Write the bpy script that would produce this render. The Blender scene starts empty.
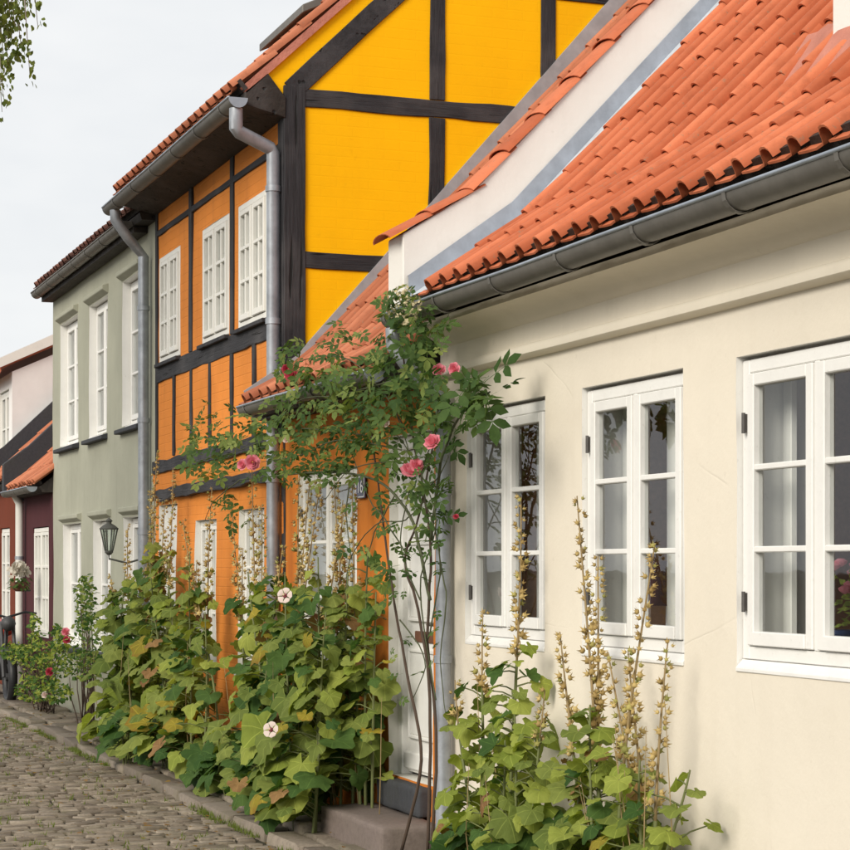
import bpy, bmesh, math, random
from mathutils import Vector, Matrix, noise
R = math.radians
random.seed(7)

# ------------------------------------------------------------------ camera, sky, sun, exposure
scene = bpy.context.scene
COL = scene.collection
F, THETA, CX, HORIZON, EYE = 2000.0, R(20.1), 425.0, 566.0, 1.6
SN, CS = math.sin(THETA), math.cos(THETA)
camd = bpy.data.cameras.new('camera')
cam = bpy.data.objects.new('camera', camd); COL.objects.link(cam)
cam.location = (0, 0, EYE); cam.rotation_euler = (R(90), 0, -THETA)
camd.sensor_width = 36.0; camd.lens = 36.0 * F / 850.0
camd.shift_y = (HORIZON - 425.0) / 850.0
camd.clip_start = 0.05; camd.clip_end = 2000
scene.camera = cam

SUN_EL, SUN_AZ = 28, 238            # azimuth clockwise from +Y (the street runs along +Y)
world = bpy.data.worlds.new('World'); scene.world = world; world.use_nodes = True
wn = world.node_tree; wn.nodes.clear()
wo = wn.nodes.new('ShaderNodeOutputWorld'); wb = wn.nodes.new('ShaderNodeBackground')
sky = wn.nodes.new('ShaderNodeTexSky'); sky.sky_type = 'NISHITA'; sky.sun_disc = False
sky.sun_elevation = R(SUN_EL); sky.sun_rotation = R(SUN_AZ)
tc = wn.nodes.new('ShaderNodeTexCoord'); nz = wn.nodes.new('ShaderNodeTexNoise')
nz.inputs['Scale'].default_value = 3.4; nz.inputs['Detail'].default_value = 5; nz.inputs['Roughness'].default_value = .55
mp = wn.nodes.new('ShaderNodeMapping'); mp.inputs['Scale'].default_value = (1, 1, 2.4)
cr = wn.nodes.new('ShaderNodeValToRGB')
cr.color_ramp.elements[0].position = .32; cr.color_ramp.elements[0].color = (6.1, 6.3, 6.5, 1)
cr.color_ramp.elements[1].position = .64; cr.color_ramp.elements[1].color = (7.35, 7.38, 7.35, 1)
mx = wn.nodes.new('ShaderNodeMixRGB'); mx.inputs[0].default_value = .94
wn.links.new(tc.outputs['Generated'], mp.inputs[0]); wn.links.new(mp.outputs[0], nz.inputs['Vector'])
wn.links.new(nz.outputs['Fac'], cr.inputs[0])
wn.links.new(sky.outputs[0], mx.inputs[1]); wn.links.new(cr.outputs[0], mx.inputs[2])
wn.links.new(mx.outputs[0], wb.inputs[0]); wb.inputs[1].default_value = .086
wn.links.new(wb.outputs[0], wo.inputs[0])

sd = bpy.data.lights.new('sun', 'SUN'); sd.energy = 2.0; sd.angle = R(28); sd.color = (1, .93, .82)
sun = bpy.data.objects.new('sun', sd); COL.objects.link(sun)
az, el = R(SUN_AZ), R(SUN_EL)
sdir = Vector((math.sin(az) * math.cos(el), math.cos(az) * math.cos(el), math.sin(el)))
sun.rotation_euler = (-sdir).to_track_quat('-Z', 'Y').to_euler(); sun.location = sdir * 40
vs = scene.view_settings
vs.view_transform = 'Standard'; vs.look = 'None'; vs.gamma = 1; vs.exposure = 0.62; vs.use_curve_mapping = False
scene.cycles.max_bounces = 8; scene.cycles.transparent_max_bounces = 16
scene.cycles.diffuse_bounces = 4; scene.cycles.glossy_bounces = 3
scene.cycles.use_denoising = True

# ------------------------------------------------------------------ helpers: points of the place
def ray(px, py):
    u, v = (px - CX) / F, (HORIZON - py) / F
    return Vector((SN + u * CS, CS - u * SN, v))
def onX(px, py, X):                       # point on a wall plane parallel to the street
    d = ray(px, py); t = X / d.x
    return Vector((X, d.y * t, EYE + d.z * t))
def onY(px, py, Y):                       # point on a gable plane
    d = ray(px, py); t = Y / d.y
    return Vector((d.x * t, Y, EYE + d.z * t))
def onZ(px, py, Z=0):
    d = ray(px, py); t = (Z - EYE) / d.z
    return Vector((d.x * t, d.y * t, Z))
def px_of(p):
    d = Vector(p) - Vector((0, 0, EYE)); z = d.x * SN + d.y * CS; x = d.x * CS - d.y * SN
    return CX + F * x / max(z, .01), HORIZON - F * d.z / max(z, .01)

# ------------------------------------------------------------------ helpers: objects
def tag(o, label=None, cat=None, group=None, kind=None):
    if label: o['label'] = label
    if cat: o['category'] = cat
    if group: o['group'] = group
    if kind: o['kind'] = kind
    return o
def thing(name, loc, label, cat, group=None):
    o = bpy.data.objects.new(name, None); COL.objects.link(o); o.location = loc
    o.empty_display_size = .1
    return tag(o, label, cat, group)
WORLD_LOC = {}
def wloc(o):
    v = Vector((0, 0, 0))
    while o: v += Vector(o.location); o = o.parent
    return v
class MB:
    def __init__(s): s.v = []; s.f = []; s.m = []
    def add(s, vs, fs, mi=0):
        n = len(s.v); s.v += [tuple(p) for p in vs]
        s.f += [tuple(i + n for i in f) for f in fs]; s.m += [mi] * len(fs)
    def quad(s, a, b, c, d, mi=0): s.add([a, b, c, d], [(0, 1, 2, 3)], mi)
    def box(s, x0, x1, y0, y1, z0, z1, mi=0):
        s.add([(x0,y0,z0),(x1,y0,z0),(x1,y1,z0),(x0,y1,z0),(x0,y0,z1),(x1,y0,z1),(x1,y1,z1),(x0,y1,z1)],
              [(0,3,2,1),(4,5,6,7),(0,1,5,4),(1,2,6,5),(2,3,7,6),(3,0,4,7)], mi)
    def prism(s, poly, axis, a, b, mi=0):      # poly in the two other axes, extruded along axis from a to b
        def P(p, h): return {'x': (h, p[0], p[1]), 'y': (p[0], h, p[1]), 'z': (p[0], p[1], h)}[axis]
        n = len(poly)
        s.add([P(p, a) for p in poly] + [P(p, b) for p in poly],
              [tuple(range(n))[::-1], tuple(range(n, 2 * n))] + [(i, (i + 1) % n, n + (i + 1) % n, n + i) for i in range(n)], mi)
    def tube(s, pts, rad, n=6, cap=True, mi=0):
        pts = [Vector(p) for p in pts]
        if not hasattr(rad, '__len__'): rad = [rad] * len(pts)
        vs = []; up = None
        for i, p in enumerate(pts):
            t = (pts[min(i + 1, len(pts) - 1)] - pts[max(i - 1, 0)]).normalized()
            if up is None:
                up = Vector((0, 0, 1)) if abs(t.z) < .9 else Vector((1, 0, 0))
            a = t.cross(up)
            if a.length < 1e-5: a = t.orthogonal()
            a.normalize(); b = a.cross(t); up = b
            for k in range(n):
                q = 2 * math.pi * k / n
                vs.append(p + (a * math.cos(q) + b * math.sin(q)) * rad[i])
        fs = []
        for i in range(len(pts) - 1):
            for k in range(n):
                fs.append((i*n+k, i*n+(k+1)%n, (i+1)*n+(k+1)%n, (i+1)*n+k))
        if cap: fs += [tuple(range(n))[::-1], tuple((len(pts)-1)*n + k for k in range(n))]
        s.add(vs, fs, mi)
    def lathe(s, c, prof, n=12, mi=0):         # prof: (r, z) about a vertical axis at c
        vs = [(c[0] + r * math.cos(2*math.pi*k/n), c[1] + r * math.sin(2*math.pi*k/n), c[2] + z) for r, z in prof for k in range(n)]
        fs = [(i*n+k, i*n+(k+1)%n, (i+1)*n+(k+1)%n, (i+1)*n+k) for i in range(len(prof)-1) for k in range(n)]
        fs += [tuple(range(n))[::-1], tuple((len(prof)-1)*n+k for k in range(n))]
        s.add(vs, fs, mi)
    def mesh(s, name, mats, smooth=False, bevel=0, origin=Vector((0,0,0)), flip=True):
        me = bpy.data.meshes.new(name)
        o = origin
        me.from_pydata([(a - o[0], b - o[1], c - o[2]) for a, b, c in s.v], [], s.f)
        if not isinstance(mats, (list, tuple)): mats = [mats]
        for m in mats: me.materials.append(m)
        me.polygons.foreach_set('material_index', s.m)
        if flip:
            bm = bmesh.new(); bm.from_mesh(me)
            bmesh.ops.recalc_face_normals(bm, faces=bm.faces)
            if bevel:
                bmesh.ops.bevel(bm, geom=[e for e in bm.edges if e.is_manifold and e.calc_face_angle(0) > .5], offset=bevel, segments=1, affect='EDGES', clamp_overlap=True)
            bm.to_mesh(me); bm.free()
        if smooth:
            me.polygons.foreach_set('use_smooth', [True] * len(me.polygons))
            if smooth != 2:
                me.set_sharp_from_angle(angle=R(42))
        return me
    def build(s, name, mats, parent=None, smooth=False, bevel=0, kind=None, label=None, flip=True):
        org = wloc(parent) if parent else Vector((0, 0, 0))
        o = bpy.data.objects.new(name, s.mesh(name, mats, smooth, bevel, org, flip))
        COL.objects.link(o); o.parent = parent
        return tag(o, label, None, None, kind)
def inst(name, me, parent, M=None, loc=None):
    o = bpy.data.objects.new(name, me); COL.objects.link(o); o.parent = parent
    if M is not None:
        M = Matrix.Translation(-wloc(parent)) @ M if parent else M
        o.matrix_local = M
    return o
def frame_matrix(pos, x, y, z, s=1.0):
    M = Matrix.Identity(4)
    for i in range(3):
        M[i][0] = x[i] * s; M[i][1] = y[i] * s; M[i][2] = z[i] * s; M[i][3] = pos[i]
    return M
def wob(a, b, c=0, s=1.0): return noise.noise(Vector((a * s, b * s, c * s)))

# ------------------------------------------------------------------ materials
class NT:
    def __init__(s, name):
        s.m = bpy.data.materials.new(name); s.m.use_nodes = True; s.t = s.m.node_tree; s.t.nodes.clear()
        s.out = s.t.nodes.new('ShaderNodeOutputMaterial')
    def n(s, typ, **kw):
        nd = s.t.nodes.new(typ)
        for k, v in kw.items():
            if k.startswith('_'): setattr(nd, k[1:], v)
            else: nd.inputs[k.replace('__', ' ')].default_value = v
        return nd
    def l(s, a, b): s.t.links.new(a, b)
    def ramp(s, fac, stops):
        r = s.n('ShaderNodeValToRGB'); e = r.color_ramp.elements
        while len(e) < len(stops): e.new(.5)
        for i, (p, c) in enumerate(stops): e[i].position = p; e[i].color = (*c, 1) if len(c) == 3 else c
        s.l(fac, r.inputs[0]); return r.outputs[0]
    def mix(s, fac, a, b, mode='MIX'):
        m = s.n('ShaderNodeMixRGB', _blend_type=mode)
        for i, x in ((0, fac), (1, a), (2, b)):
            if hasattr(x, 'links') or hasattr(x, 'is_linked'): s.l(x, m.inputs[i])
            else: m.inputs[i].default_value = x if i == 0 else ((*x, 1) if len(x) == 3 else x)
        return m.outputs[0]
    def math(s, op, a, b=0.0, c=None):
        m = s.n('ShaderNodeMath', _operation=op)
        for i, x in enumerate((a, b, c)):
            if x is None: continue
            if isinstance(x, (int, float)): m.inputs[i].default_value = x
            else: s.l(x, m.inputs[i])
        return m.outputs[0]
    def noise(s, vec, scale, detail=4, rough=.55, dist=0):
        n = s.n('ShaderNodeTexNoise', Scale=scale, Detail=detail, Roughness=rough, Distortion=dist)
        s.l(vec, n.inputs['Vector']); return n.outputs['Fac']
    def mapped(s, vec, scale=(1,1,1), rot=(0,0,0)):
        m = s.n('ShaderNodeMapping'); m.inputs['Scale'].default_value = scale; m.inputs['Rotation'].default_value = rot
        s.l(vec, m.inputs[0]); return m.outputs[0]
    def bump(s, h, strength=.3, dist=.01, normal=None):
        b = s.n('ShaderNodeBump', Strength=strength, Distance=dist); s.l(h, b.inputs['Height'])
        if normal: s.l(normal, b.inputs['Normal'])
        return b.outputs[0]
    def finish(s, color, rough=.7, normal=None, metallic=0, spec=.4, **kw):
        p = s.n('ShaderNodeBsdfPrincipled', Roughness=.5, Metallic=metallic)
        p.inputs['Specular IOR Level'].default_value = spec
        if hasattr(color, 'links'): s.l(color, p.inputs['Base Color'])
        else: p.inputs['Base Color'].default_value = (*color, 1)
        if hasattr(rough, 'links'): s.l(rough, p.inputs['Roughness'])
        else: p.inputs['Roughness'].default_value = rough
        if normal: s.l(normal, p.inputs['Normal'])
        for k, v in kw.items(): p.inputs[k.replace('__', ' ')].default_value = v
        s.l(p.outputs[0], s.out.inputs[0]); s.p = p
        return s.m
    def coords(s):
        t = s.n('ShaderNodeNewGeometry'); return t.outputs['Position']
    def obj(s): return s.n('ShaderNodeTexCoord').outputs['Object']

def scale_c(c, k): return tuple(min(1, x * k) for x in c)
def plaster(name, col, dirt=(.30,.26,.20), dirt_amt=.35, brick=None, bump=.35, streak=.3, scale=1.0, patch=.1, cracks=0):
    t = NT(name); P = t.coords()
    big = t.noise(P, 1.1 * scale, 5, .6); mid = t.noise(P, 5 * scale, 5, .6); fine = t.noise(P, 55, 4, .6)
    c = t.mix(t.ramp(big, [(.35, (0,0,0)), (.68, (1,1,1))]), scale_c(col, 1 - patch), scale_c(col, 1 + patch * .5))
    st = t.noise(t.mapped(P, (7, 7, .45)), 1.0, 4, .6)
    c = t.mix(t.math('MULTIPLY', t.ramp(st, [(.52, (0,0,0)), (.78, (1,1,1))]), streak * dirt_amt), c, dirt)
    spots = t.math('MULTIPLY', t.ramp(mid, [(.60, (0,0,0)), (.75, (1,1,1))]), dirt_amt * .35)
    c = t.mix(spots, c, dirt)
    chips = t.math('MULTIPLY', t.ramp(t.noise(P, 13, 3, .5), [(.71, (0,0,0)), (.735, (1,1,1))]), .35 * dirt_amt)
    c = t.mix(chips, c, scale_c(dirt, .8))
    h = t.math('ADD', t.math('MULTIPLY', mid, 1.0), t.math('MULTIPLY', fine, .22))
    if cracks:
        vo = t.n('ShaderNodeTexVoronoi', Scale=.9, _feature='DISTANCE_TO_EDGE'); t.l(t.mix(.35, P, t.n('ShaderNodeTexNoise', Scale=3.0, Detail=5.0).outputs['Color'], 'ADD'), vo.inputs['Vector'])
        ck = t.math('MULTIPLY', t.ramp(vo.outputs['Distance'], [(.0, (1,1,1)), (.006, (0,0,0))]), t.ramp(t.noise(P, 1.7, 3), [(.5, (0,0,0)), (.6, (1,1,1))]))
        c = t.mix(t.math('MULTIPLY', ck, cracks), c, scale_c(dirt, .7)); h = t.math('SUBTRACT', h, t.math('MULTIPLY', ck, .3))
        sz = t.n('ShaderNodeSeparateXYZ'); t.l(P, sz.inputs[0])
        lo_ = t.math('ADD', sz.outputs['Z'], t.math('MULTIPLY', t.noise(P, 2.5, 5, .65), .9))
        c = t.mix(t.math('MULTIPLY', t.ramp(lo_, [(.45, (1,1,1)), (1.15, (0,0,0))]), .35), c, dirt)
        pt = t.noise(P, .8, 2, .4); c = t.mix(t.math('MULTIPLY', t.ramp(pt, [(.60, (0,0,0)), (.615, (1,1,1))]), .10), c, scale_c(col, 1.15))
    if brick:                      # limewashed brick: courses show faintly through the paint
        sep = t.n('ShaderNodeSeparateXYZ'); t.l(P, sep.inputs[0])
        cmb = t.n('ShaderNodeCombineXYZ'); t.l(sep.outputs['Y' if brick == 'yz' else 'X'], cmb.inputs[0]); t.l(sep.outputs['Z'], cmb.inputs[1])
        wv = t.mix(.012, cmb.outputs[0], (0,0,0), 'ADD')
        b = t.n('ShaderNodeTexBrick', Scale=1.0); b.inputs['Mortar Size'].default_value = .006; b.inputs['Mortar Smooth'].default_value = .7
        b.inputs['Brick Width'].default_value = .235; b.inputs['Row Height'].default_value = .072
        b.inputs['Color1'].default_value = (.9,.9,.9,1); b.inputs['Color2'].default_value = (1,1,1,1); b.inputs['Mortar'].default_value = (0,0,0,1)
        t.l(cmb.outputs[0], b.inputs['Vector'])
        h = t.math('ADD', h, t.math('MULTIPLY', b.outputs['Color'], .4))
        c = t.mix(t.math('MULTIPLY', t.math('SUBTRACT', 1.0, b.outputs['Color']), .07 if brick == 'yz' else .025), c, scale_c(col, .62))
    nrm = t.bump(h, bump, .012)
    return t.finish(c, .86, nrm, spec=.2)
def painted(name, col, dirt=.2, rough=.45, grain=None):
    t = NT(name); P = t.coords()
    n1 = t.noise(P, 6, 5, .6); n2 = t.noise(P, 40, 3, .5)
    c = t.mix(t.math('MULTIPLY', t.ramp(n1, [(.48, (0,0,0)), (.8, (1,1,1))]), dirt), col, scale_c(col, .72))
    c = t.mix(t.math('MULTIPLY', t.ramp(n2, [(.66, (0,0,0)), (.72, (1,1,1))]), dirt * .5), c, (.33,.29,.23))
    h = n2
    if grain: h = t.noise(t.mapped(P, grain), 1.0, 5, .65)
    return t.finish(c, rough, t.bump(h, .25, .004), spec=.35)
def timber_mat(name, col, stretch=(22, 22, 22)):
    t = NT(name); P = t.coords()
    g = t.noise(t.mapped(P, stretch), 1.0, 6, .7); b = t.noise(P, 2.2, 4)
    sp = t.noise(t.mapped(P, tuple(x * .6 for x in stretch)), 1.0, 2, .4)
    c = t.mix(t.ramp(g, [(.3, (0,0,0)), (.75, (1,1,1))]), scale_c(col, .55), scale_c(col, 1.6))
    c = t.mix(t.math('MULTIPLY', t.ramp(b, [(.5, (0,0,0)), (.75, (1,1,1))]), .4), c, (.13,.12,.12))
    crk = t.ramp(sp, [(.30, (1,1,1)), (.34, (0,0,0))])
    c = t.mix(crk, c, (.008,.008,.008))
    return t.finish(c, .66, t.bump(t.math('SUBTRACT', g, crk), .8, .01), spec=.25)
def rnd_of(t):
    oi = t.n('ShaderNodeObjectInfo'); at = t.n('ShaderNodeAttribute', _attribute_name='rnd')
    return t.math('FRACT', t.math('ADD', oi.outputs['Random'], at.outputs['Fac']))
def tile_mat(name, lo, hi, lichen=.25):
    t = NT(name); P = t.coords(); r = rnd_of(t)
    c = t.mix(r, lo, hi)
    n = t.noise(P, 9, 5, .65)
    c = t.mix(t.math('MULTIPLY', t.ramp(n, [(.5, (0,0,0)), (.75, (1,1,1))]), .5), c, scale_c(lo, .62))
    l = t.noise(P, 34, 3, .6)
    c = t.mix(t.math('MULTIPLY', t.ramp(l, [(.63, (0,0,0)), (.70, (1,1,1))]), lichen), c, (.22,.18,.12))
    return t.finish(c, .78, t.bump(l, .3, .004), spec=.25)
def metal_mat(name, col, rough=.5, spots=.4, metallic=.5):
    t = NT(name); P = t.coords()
    n = t.noise(P, 8, 6, .65); n2 = t.noise(t.mapped(P, (18, 18, 3)), 1.0, 4)
    c = t.mix(t.ramp(n, [(.35, (0,0,0)), (.7, (1,1,1))]), scale_c(col, 1 - spots * .5), scale_c(col, 1 + spots * .4))
    c = t.mix(t.math('MULTIPLY', t.ramp(n2, [(.6, (0,0,0)), (.78, (1,1,1))]), spots * .6), c, scale_c(col, .5))
    return t.finish(c, rough, t.bump(n, .12, .004), metallic=metallic)
def stone_mat(name, lo, hi, moss=.0, bump=.6):
    t = NT(name); P = t.coords(); r = rnd_of(t)
    n = t.noise(P, 30, 6, .7); b = t.noise(P, 3.0, 5, .6)
    c = t.mix(r, lo, hi)
    c = t.mix(t.math('MULTIPLY', t.ramp(n, [(.4, (0,0,0)), (.7, (1,1,1))]), .45), c, scale_c(lo, .55))
    c = t.mix(t.math('MULTIPLY', t.ramp(b, [(.48, (0,0,0)), (.7, (1,1,1))]), moss), c, (.085,.085,.03))
    return t.finish(c, .8, t.bump(n, bump, .006), spec=.3)
def plain(name, col, rough=.6, metallic=0, spec=.4):
    t = NT(name); P = t.coords(); n = t.noise(P, 22, 4, .6)
    c = t.mix(t.ramp(n, [(.35, (0,0,0)), (.7, (1,1,1))]), scale_c(col, .85), scale_c(col, 1.1))
    return t.finish(c, rough, t.bump(n, .1, .003), metallic=metallic, spec=spec)
def glass_mat(name, tint=(.93,.95,.94), wavy=.12):
    t = NT(name); P = t.coords()
    nb = t.bump(t.noise(P, 3.2, 2, .4), wavy, .01)
    lw = t.n('ShaderNodeLayerWeight', Blend=.5); t.l(nb, lw.inputs['Normal'])
    fr = t.math('ADD', .075, t.math('MULTIPLY', t.math('POWER', lw.outputs['Facing'], 5.0), .925))
    gl = t.n('ShaderNodeBsdfGlossy', Roughness=.015); gl.inputs['Color'].default_value = (.95,.97,1,1); t.l(nb, gl.inputs['Normal'])
    tr = t.n('ShaderNodeBsdfTransparent'); tr.inputs['Color'].default_value = (*tint, 1)
    ms = t.n('ShaderNodeMixShader'); t.l(fr, ms.inputs[0]); t.l(tr.outputs[0], ms.inputs[1]); t.l(gl.outputs[0], ms.inputs[2])
    t.l(ms.outputs[0], t.out.inputs[0]); return t.m
def leaf_mat(name, lo, hi, edge=None, trans=.38, veins=True):
    t = NT(name); r = rnd_of(t); P = t.coords(); O = t.obj()
    n = t.noise(P, 11, 4, .6)
    c = t.mix(r, lo, hi)
    c = t.mix(t.math('MULTIPLY', t.ramp(n, [(.42, (0,0,0)), (.7, (1,1,1))]), .5), c, scale_c(lo, .68))
    if veins:
        s = t.n('ShaderNodeSeparateXYZ'); t.l(O, s.inputs[0])
        ang = t.math('ARCTAN2', s.outputs['X'], s.outputs['Y'])
        rad = t.math('SQRT', t.math('ADD', t.math('POWER', s.outputs['X'], 2.0), t.math('POWER', s.outputs['Y'], 2.0)))
        d = t.math('MULTIPLY', t.math('ABSOLUTE', t.math('SINE', t.math('MULTIPLY', ang, 3.5))), t.math('ADD', rad, .12))
        c = t.mix(t.math('MULTIPLY', t.ramp(d, [(.02, (1,1,1)), (.11, (0,0,0))]), .38), c, scale_c(hi, 1.75))
        if edge:
            e = t.math('ADD', rad, t.math('MULTIPLY', t.math('SUBTRACT', t.noise(P, 26, 3), .5), .9))
            c = t.mix(t.math('MULTIPLY', t.ramp(e, [(.62, (0,0,0)), (1.0, (1,1,1))]), .75), c, edge)
    n3 = t.noise(P, 60, 3, .6); t.finish(c, .7, t.bump(t.math('ADD', n, t.math('MULTIPLY', n3, .5)), .5, .012), spec=.16)
    
    if trans:
        tl = t.n('ShaderNodeBsdfTranslucent'); t.l(t.mix(1.0, c, (1.2,1.25,.6), 'MULTIPLY'), tl.inputs[0])
        ms = t.n('ShaderNodeMixShader', Fac=trans)
        t.l(t.p.outputs[0], ms.inputs[1]); t.l(tl.outputs[0], ms.inputs[2]); t.l(ms.outputs[0], t.out.inputs[0])
    return t.m

M = {}
M['cream'] = plaster('cream_plaster', (.77,.705,.59), dirt=(.54,.465,.36), dirt_amt=.35, patch=.05, streak=.35, cracks=.10)
M['white_wall'] = plaster('white_limewash', (.80,.77,.72), dirt=(.42,.38,.32), dirt_amt=.3, patch=.04)
M['cornice'] = plaster('cornice_plaster', (.83,.76,.63), dirt=(.48,.41,.31), dirt_amt=.35, patch=.05, streak=.3)
M['orange'] = plaster('orange_limewash', (.73,.25,.045), dirt=(.45,.14,.04), dirt_amt=.6, brick='yz', patch=.14, streak=.7, bump=.45)
M['orange_low'] = plaster('orange_cottage_limewash', (.64,.205,.032), dirt=(.33,.09,.03), dirt_amt=.8, patch=.16, streak=.8)
M['yellow'] = plaster('yellow_limewash', (.97,.50,.0), dirt=(.86,.40,.0), dirt_amt=.45, brick='xz', patch=.08, streak=.6, bump=.12)
M['grey_wall'] = plaster('grey_green_plaster', (.385,.385,.305), dirt=(.23,.24,.19), dirt_amt=.5, patch=.12, streak=.5)
M['maroon'] = plaster('maroon_limewash', (.075,.022,.026), dirt=(.05,.02,.02), dirt_amt=.3)
M['rust'] = plaster('rust_red_limewash', (.16,.036,.016), dirt=(.09,.025,.015), dirt_amt=.3)
M['far_white'] = plaster('far_white_limewash', (.82,.80,.78), dirt=(.5,.46,.42), dirt_amt=.2)
M['timber'] = timber_mat('tarred_timber', (.027,.026,.029))
M['timber_h'] = timber_mat('tarred_timber_horizontal', (.027,.026,.029), (3, 3, 46)); M['timber_v'] = timber_mat('tarred_timber_upright', (.027,.026,.029), (46, 46, 3))
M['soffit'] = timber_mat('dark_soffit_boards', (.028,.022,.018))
M['white'] = painted('white_gloss_paint', (.81,.80,.765), .26)
M['white_old'] = painted('old_white_paint', (.76,.745,.69), .35)
M['door'] = painted('door_white_paint', (.79,.78,.75), .2)
M['glass'] = glass_mat('window_glass')
M['tile'] = tile_mat('new_clay_tile', (.42,.105,.042), (.64,.195,.09), .45)
M['tile_old'] = tile_mat('old_clay_tile', (.36,.115,.055), (.55,.20,.105), .6)
M['zinc'] = metal_mat('zinc', (.36,.385,.42), .5, .45, .45)
M['lead'] = metal_mat('lead_flashing', (.56,.60,.64), .6, .35, .1)
M['lead_dark'] = metal_mat('aged_lead', (.34,.375,.43), .6, .35, .1)
M['lead_gable'] = metal_mat('gable_flashing', (.36,.36,.375), .7, .3, .1)
M['gutter'] = metal_mat('weathered_gutter', (.155,.145,.128), .5, .3, .2)
M['gutter_rim'] = metal_mat('gutter_rim_zinc', (.36,.40,.45), .4, .3, .6)
M['pink_mortar'] = plaster('pink_mortar', (.54,.215,.155), dirt=(.36,.12,.08), dirt_amt=.9, bump=1.0, patch=.25, scale=3)
M['iron'] = plain('dark_iron', (.10,.10,.088), .7, .1)
M['hinge'] = plain('hinge_steel', (.16,.15,.14), .45, .7)
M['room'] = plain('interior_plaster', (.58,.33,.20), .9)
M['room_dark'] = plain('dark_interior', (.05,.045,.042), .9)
M['curtain'] = plain('white_curtain', (.66,.66,.63), .95)
M['step'] = stone_mat('granite_step', (.17,.135,.12), (.20,.16,.14), .12)
M['slate'] = stone_mat('slate_threshold', (.045,.047,.055), (.055,.058,.066), .1)
M['cobble'] = stone_mat('cobble_granite', (.17,.135,.098), (.36,.30,.23), .4, .9)
M['kerb'] = stone_mat('kerb_granite', (.14,.113,.088), (.30,.25,.195), .4, .9)
M['soil'] = stone_mat('mossy_joint_soil', (.048,.040,.026), (.048,.040,.026), .8, 1.0)
M['lf_dark'] = leaf_mat('leaf_dark_green', (.042,.095,.022), (.095,.165,.040))
M['lf'] = leaf_mat('leaf_mid_green', (.13,.18,.038), (.27,.31,.075))
M['lf_light'] = leaf_mat('leaf_light_green', (.22,.28,.045), (.36,.40,.085))
M['lf_yellow'] = leaf_mat('leaf_yellowing', (.30,.25,.035), (.46,.36,.05), edge=(.26,.13,.03))
M['lf_brown'] = leaf_mat('leaf_dry_brown', (.19,.10,.04), (.30,.18,.07), trans=.15)
M['rose_leaf'] = leaf_mat('rose_leaf_green', (.048,.095,.028), (.115,.18,.05), veins=False)
M['rose_leaf_light'] = leaf_mat('rose_leaf_light', (.15,.21,.05), (.27,.32,.10), veins=False)
M['birch_leaf'] = leaf_mat('birch_leaf_green', (.09,.13,.03), (.22,.26,.06), veins=False)
M['stem'] = plain('green_stem', (.14,.16,.055), .7)
M['stem_dry'] = plain('dry_stem', (.30,.215,.10), .8)
M['bark'] = plain('rose_bark', (.075,.05,.035), .9)
M['cane'] = plain('rose_cane', (.075,.085,.04), .75)
M['birch_bark'] = plain('birch_bark', (.45,.42,.38), .9)
def pod_mat():
    t = NT('seed_pod_dry'); r = rnd_of(t); c = t.mix(r, (.24,.14,.05), (.56,.42,.18)); c = t.mix(.25, c, (.46,.37,.13)); return t.finish(c, .8, None, spec=.2)
M['pod'] = pod_mat()
def pod_green():
    t = NT('seed_pod_green'); r = rnd_of(t); c = t.mix(r, (.22,.22,.06), (.42,.36,.12)); return t.finish(c, .8, None, spec=.2)
M['pod_green'] = pod_green()
def petal(name, a, b):
    t = NT(name); P = t.coords(); c = t.mix(t.noise(P, 45, 3), a, b); t.finish(c, .6, None, spec=.2)
    tl = t.n('ShaderNodeBsdfTranslucent'); t.l(c, tl.inputs[0]); ms = t.n('ShaderNodeMixShader', Fac=.3)
    t.l(t.p.outputs[0], ms.inputs[1]); t.l(tl.outputs[0], ms.inputs[2]); t.l(ms.outputs[0], t.out.inputs[0]); return t.m
M['pink'] = petal('pink_petal', (.80,.17,.25), (.88,.42,.48))
M['red'] = petal('red_petal', (.42,.03,.06), (.62,.09,.14))
M['pale'] = petal('pale_petal', (.80,.62,.56), (.84,.74,.68))
M['cream_pale'] = petal('cream_white_petal', (.62,.56,.46), (.72,.68,.60))
M['cream_flower'] = petal('cream_petal', (.62,.52,.30), (.75,.66,.44))
M['flower_eye'] = plain('flower_eye', (.22,.03,.05), .7)
M['black_plastic'] = plain('black_rubber', (.018,.018,.02), .5)
M['red_paint'] = plain('red_tank_paint', (.45,.04,.02), .25, 0, .6)
M['chrome'] = plain('dull_chrome', (.06,.06,.062), .55, .2)
M['terracotta'] = plain('terracotta', (.16,.07,.04), .8)
M['enamel'] = plain('white_enamel', (.78,.78,.80), .25)
M['enamel_blue'] = plain('blue_enamel', (.03,.035,.09), .3)
M['lamp_glass'] = glass_mat('lantern_glass', (.75,.8,.75))
M['blue_pot'] = plain('blue_pot', (.02,.05,.16), .3)

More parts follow.
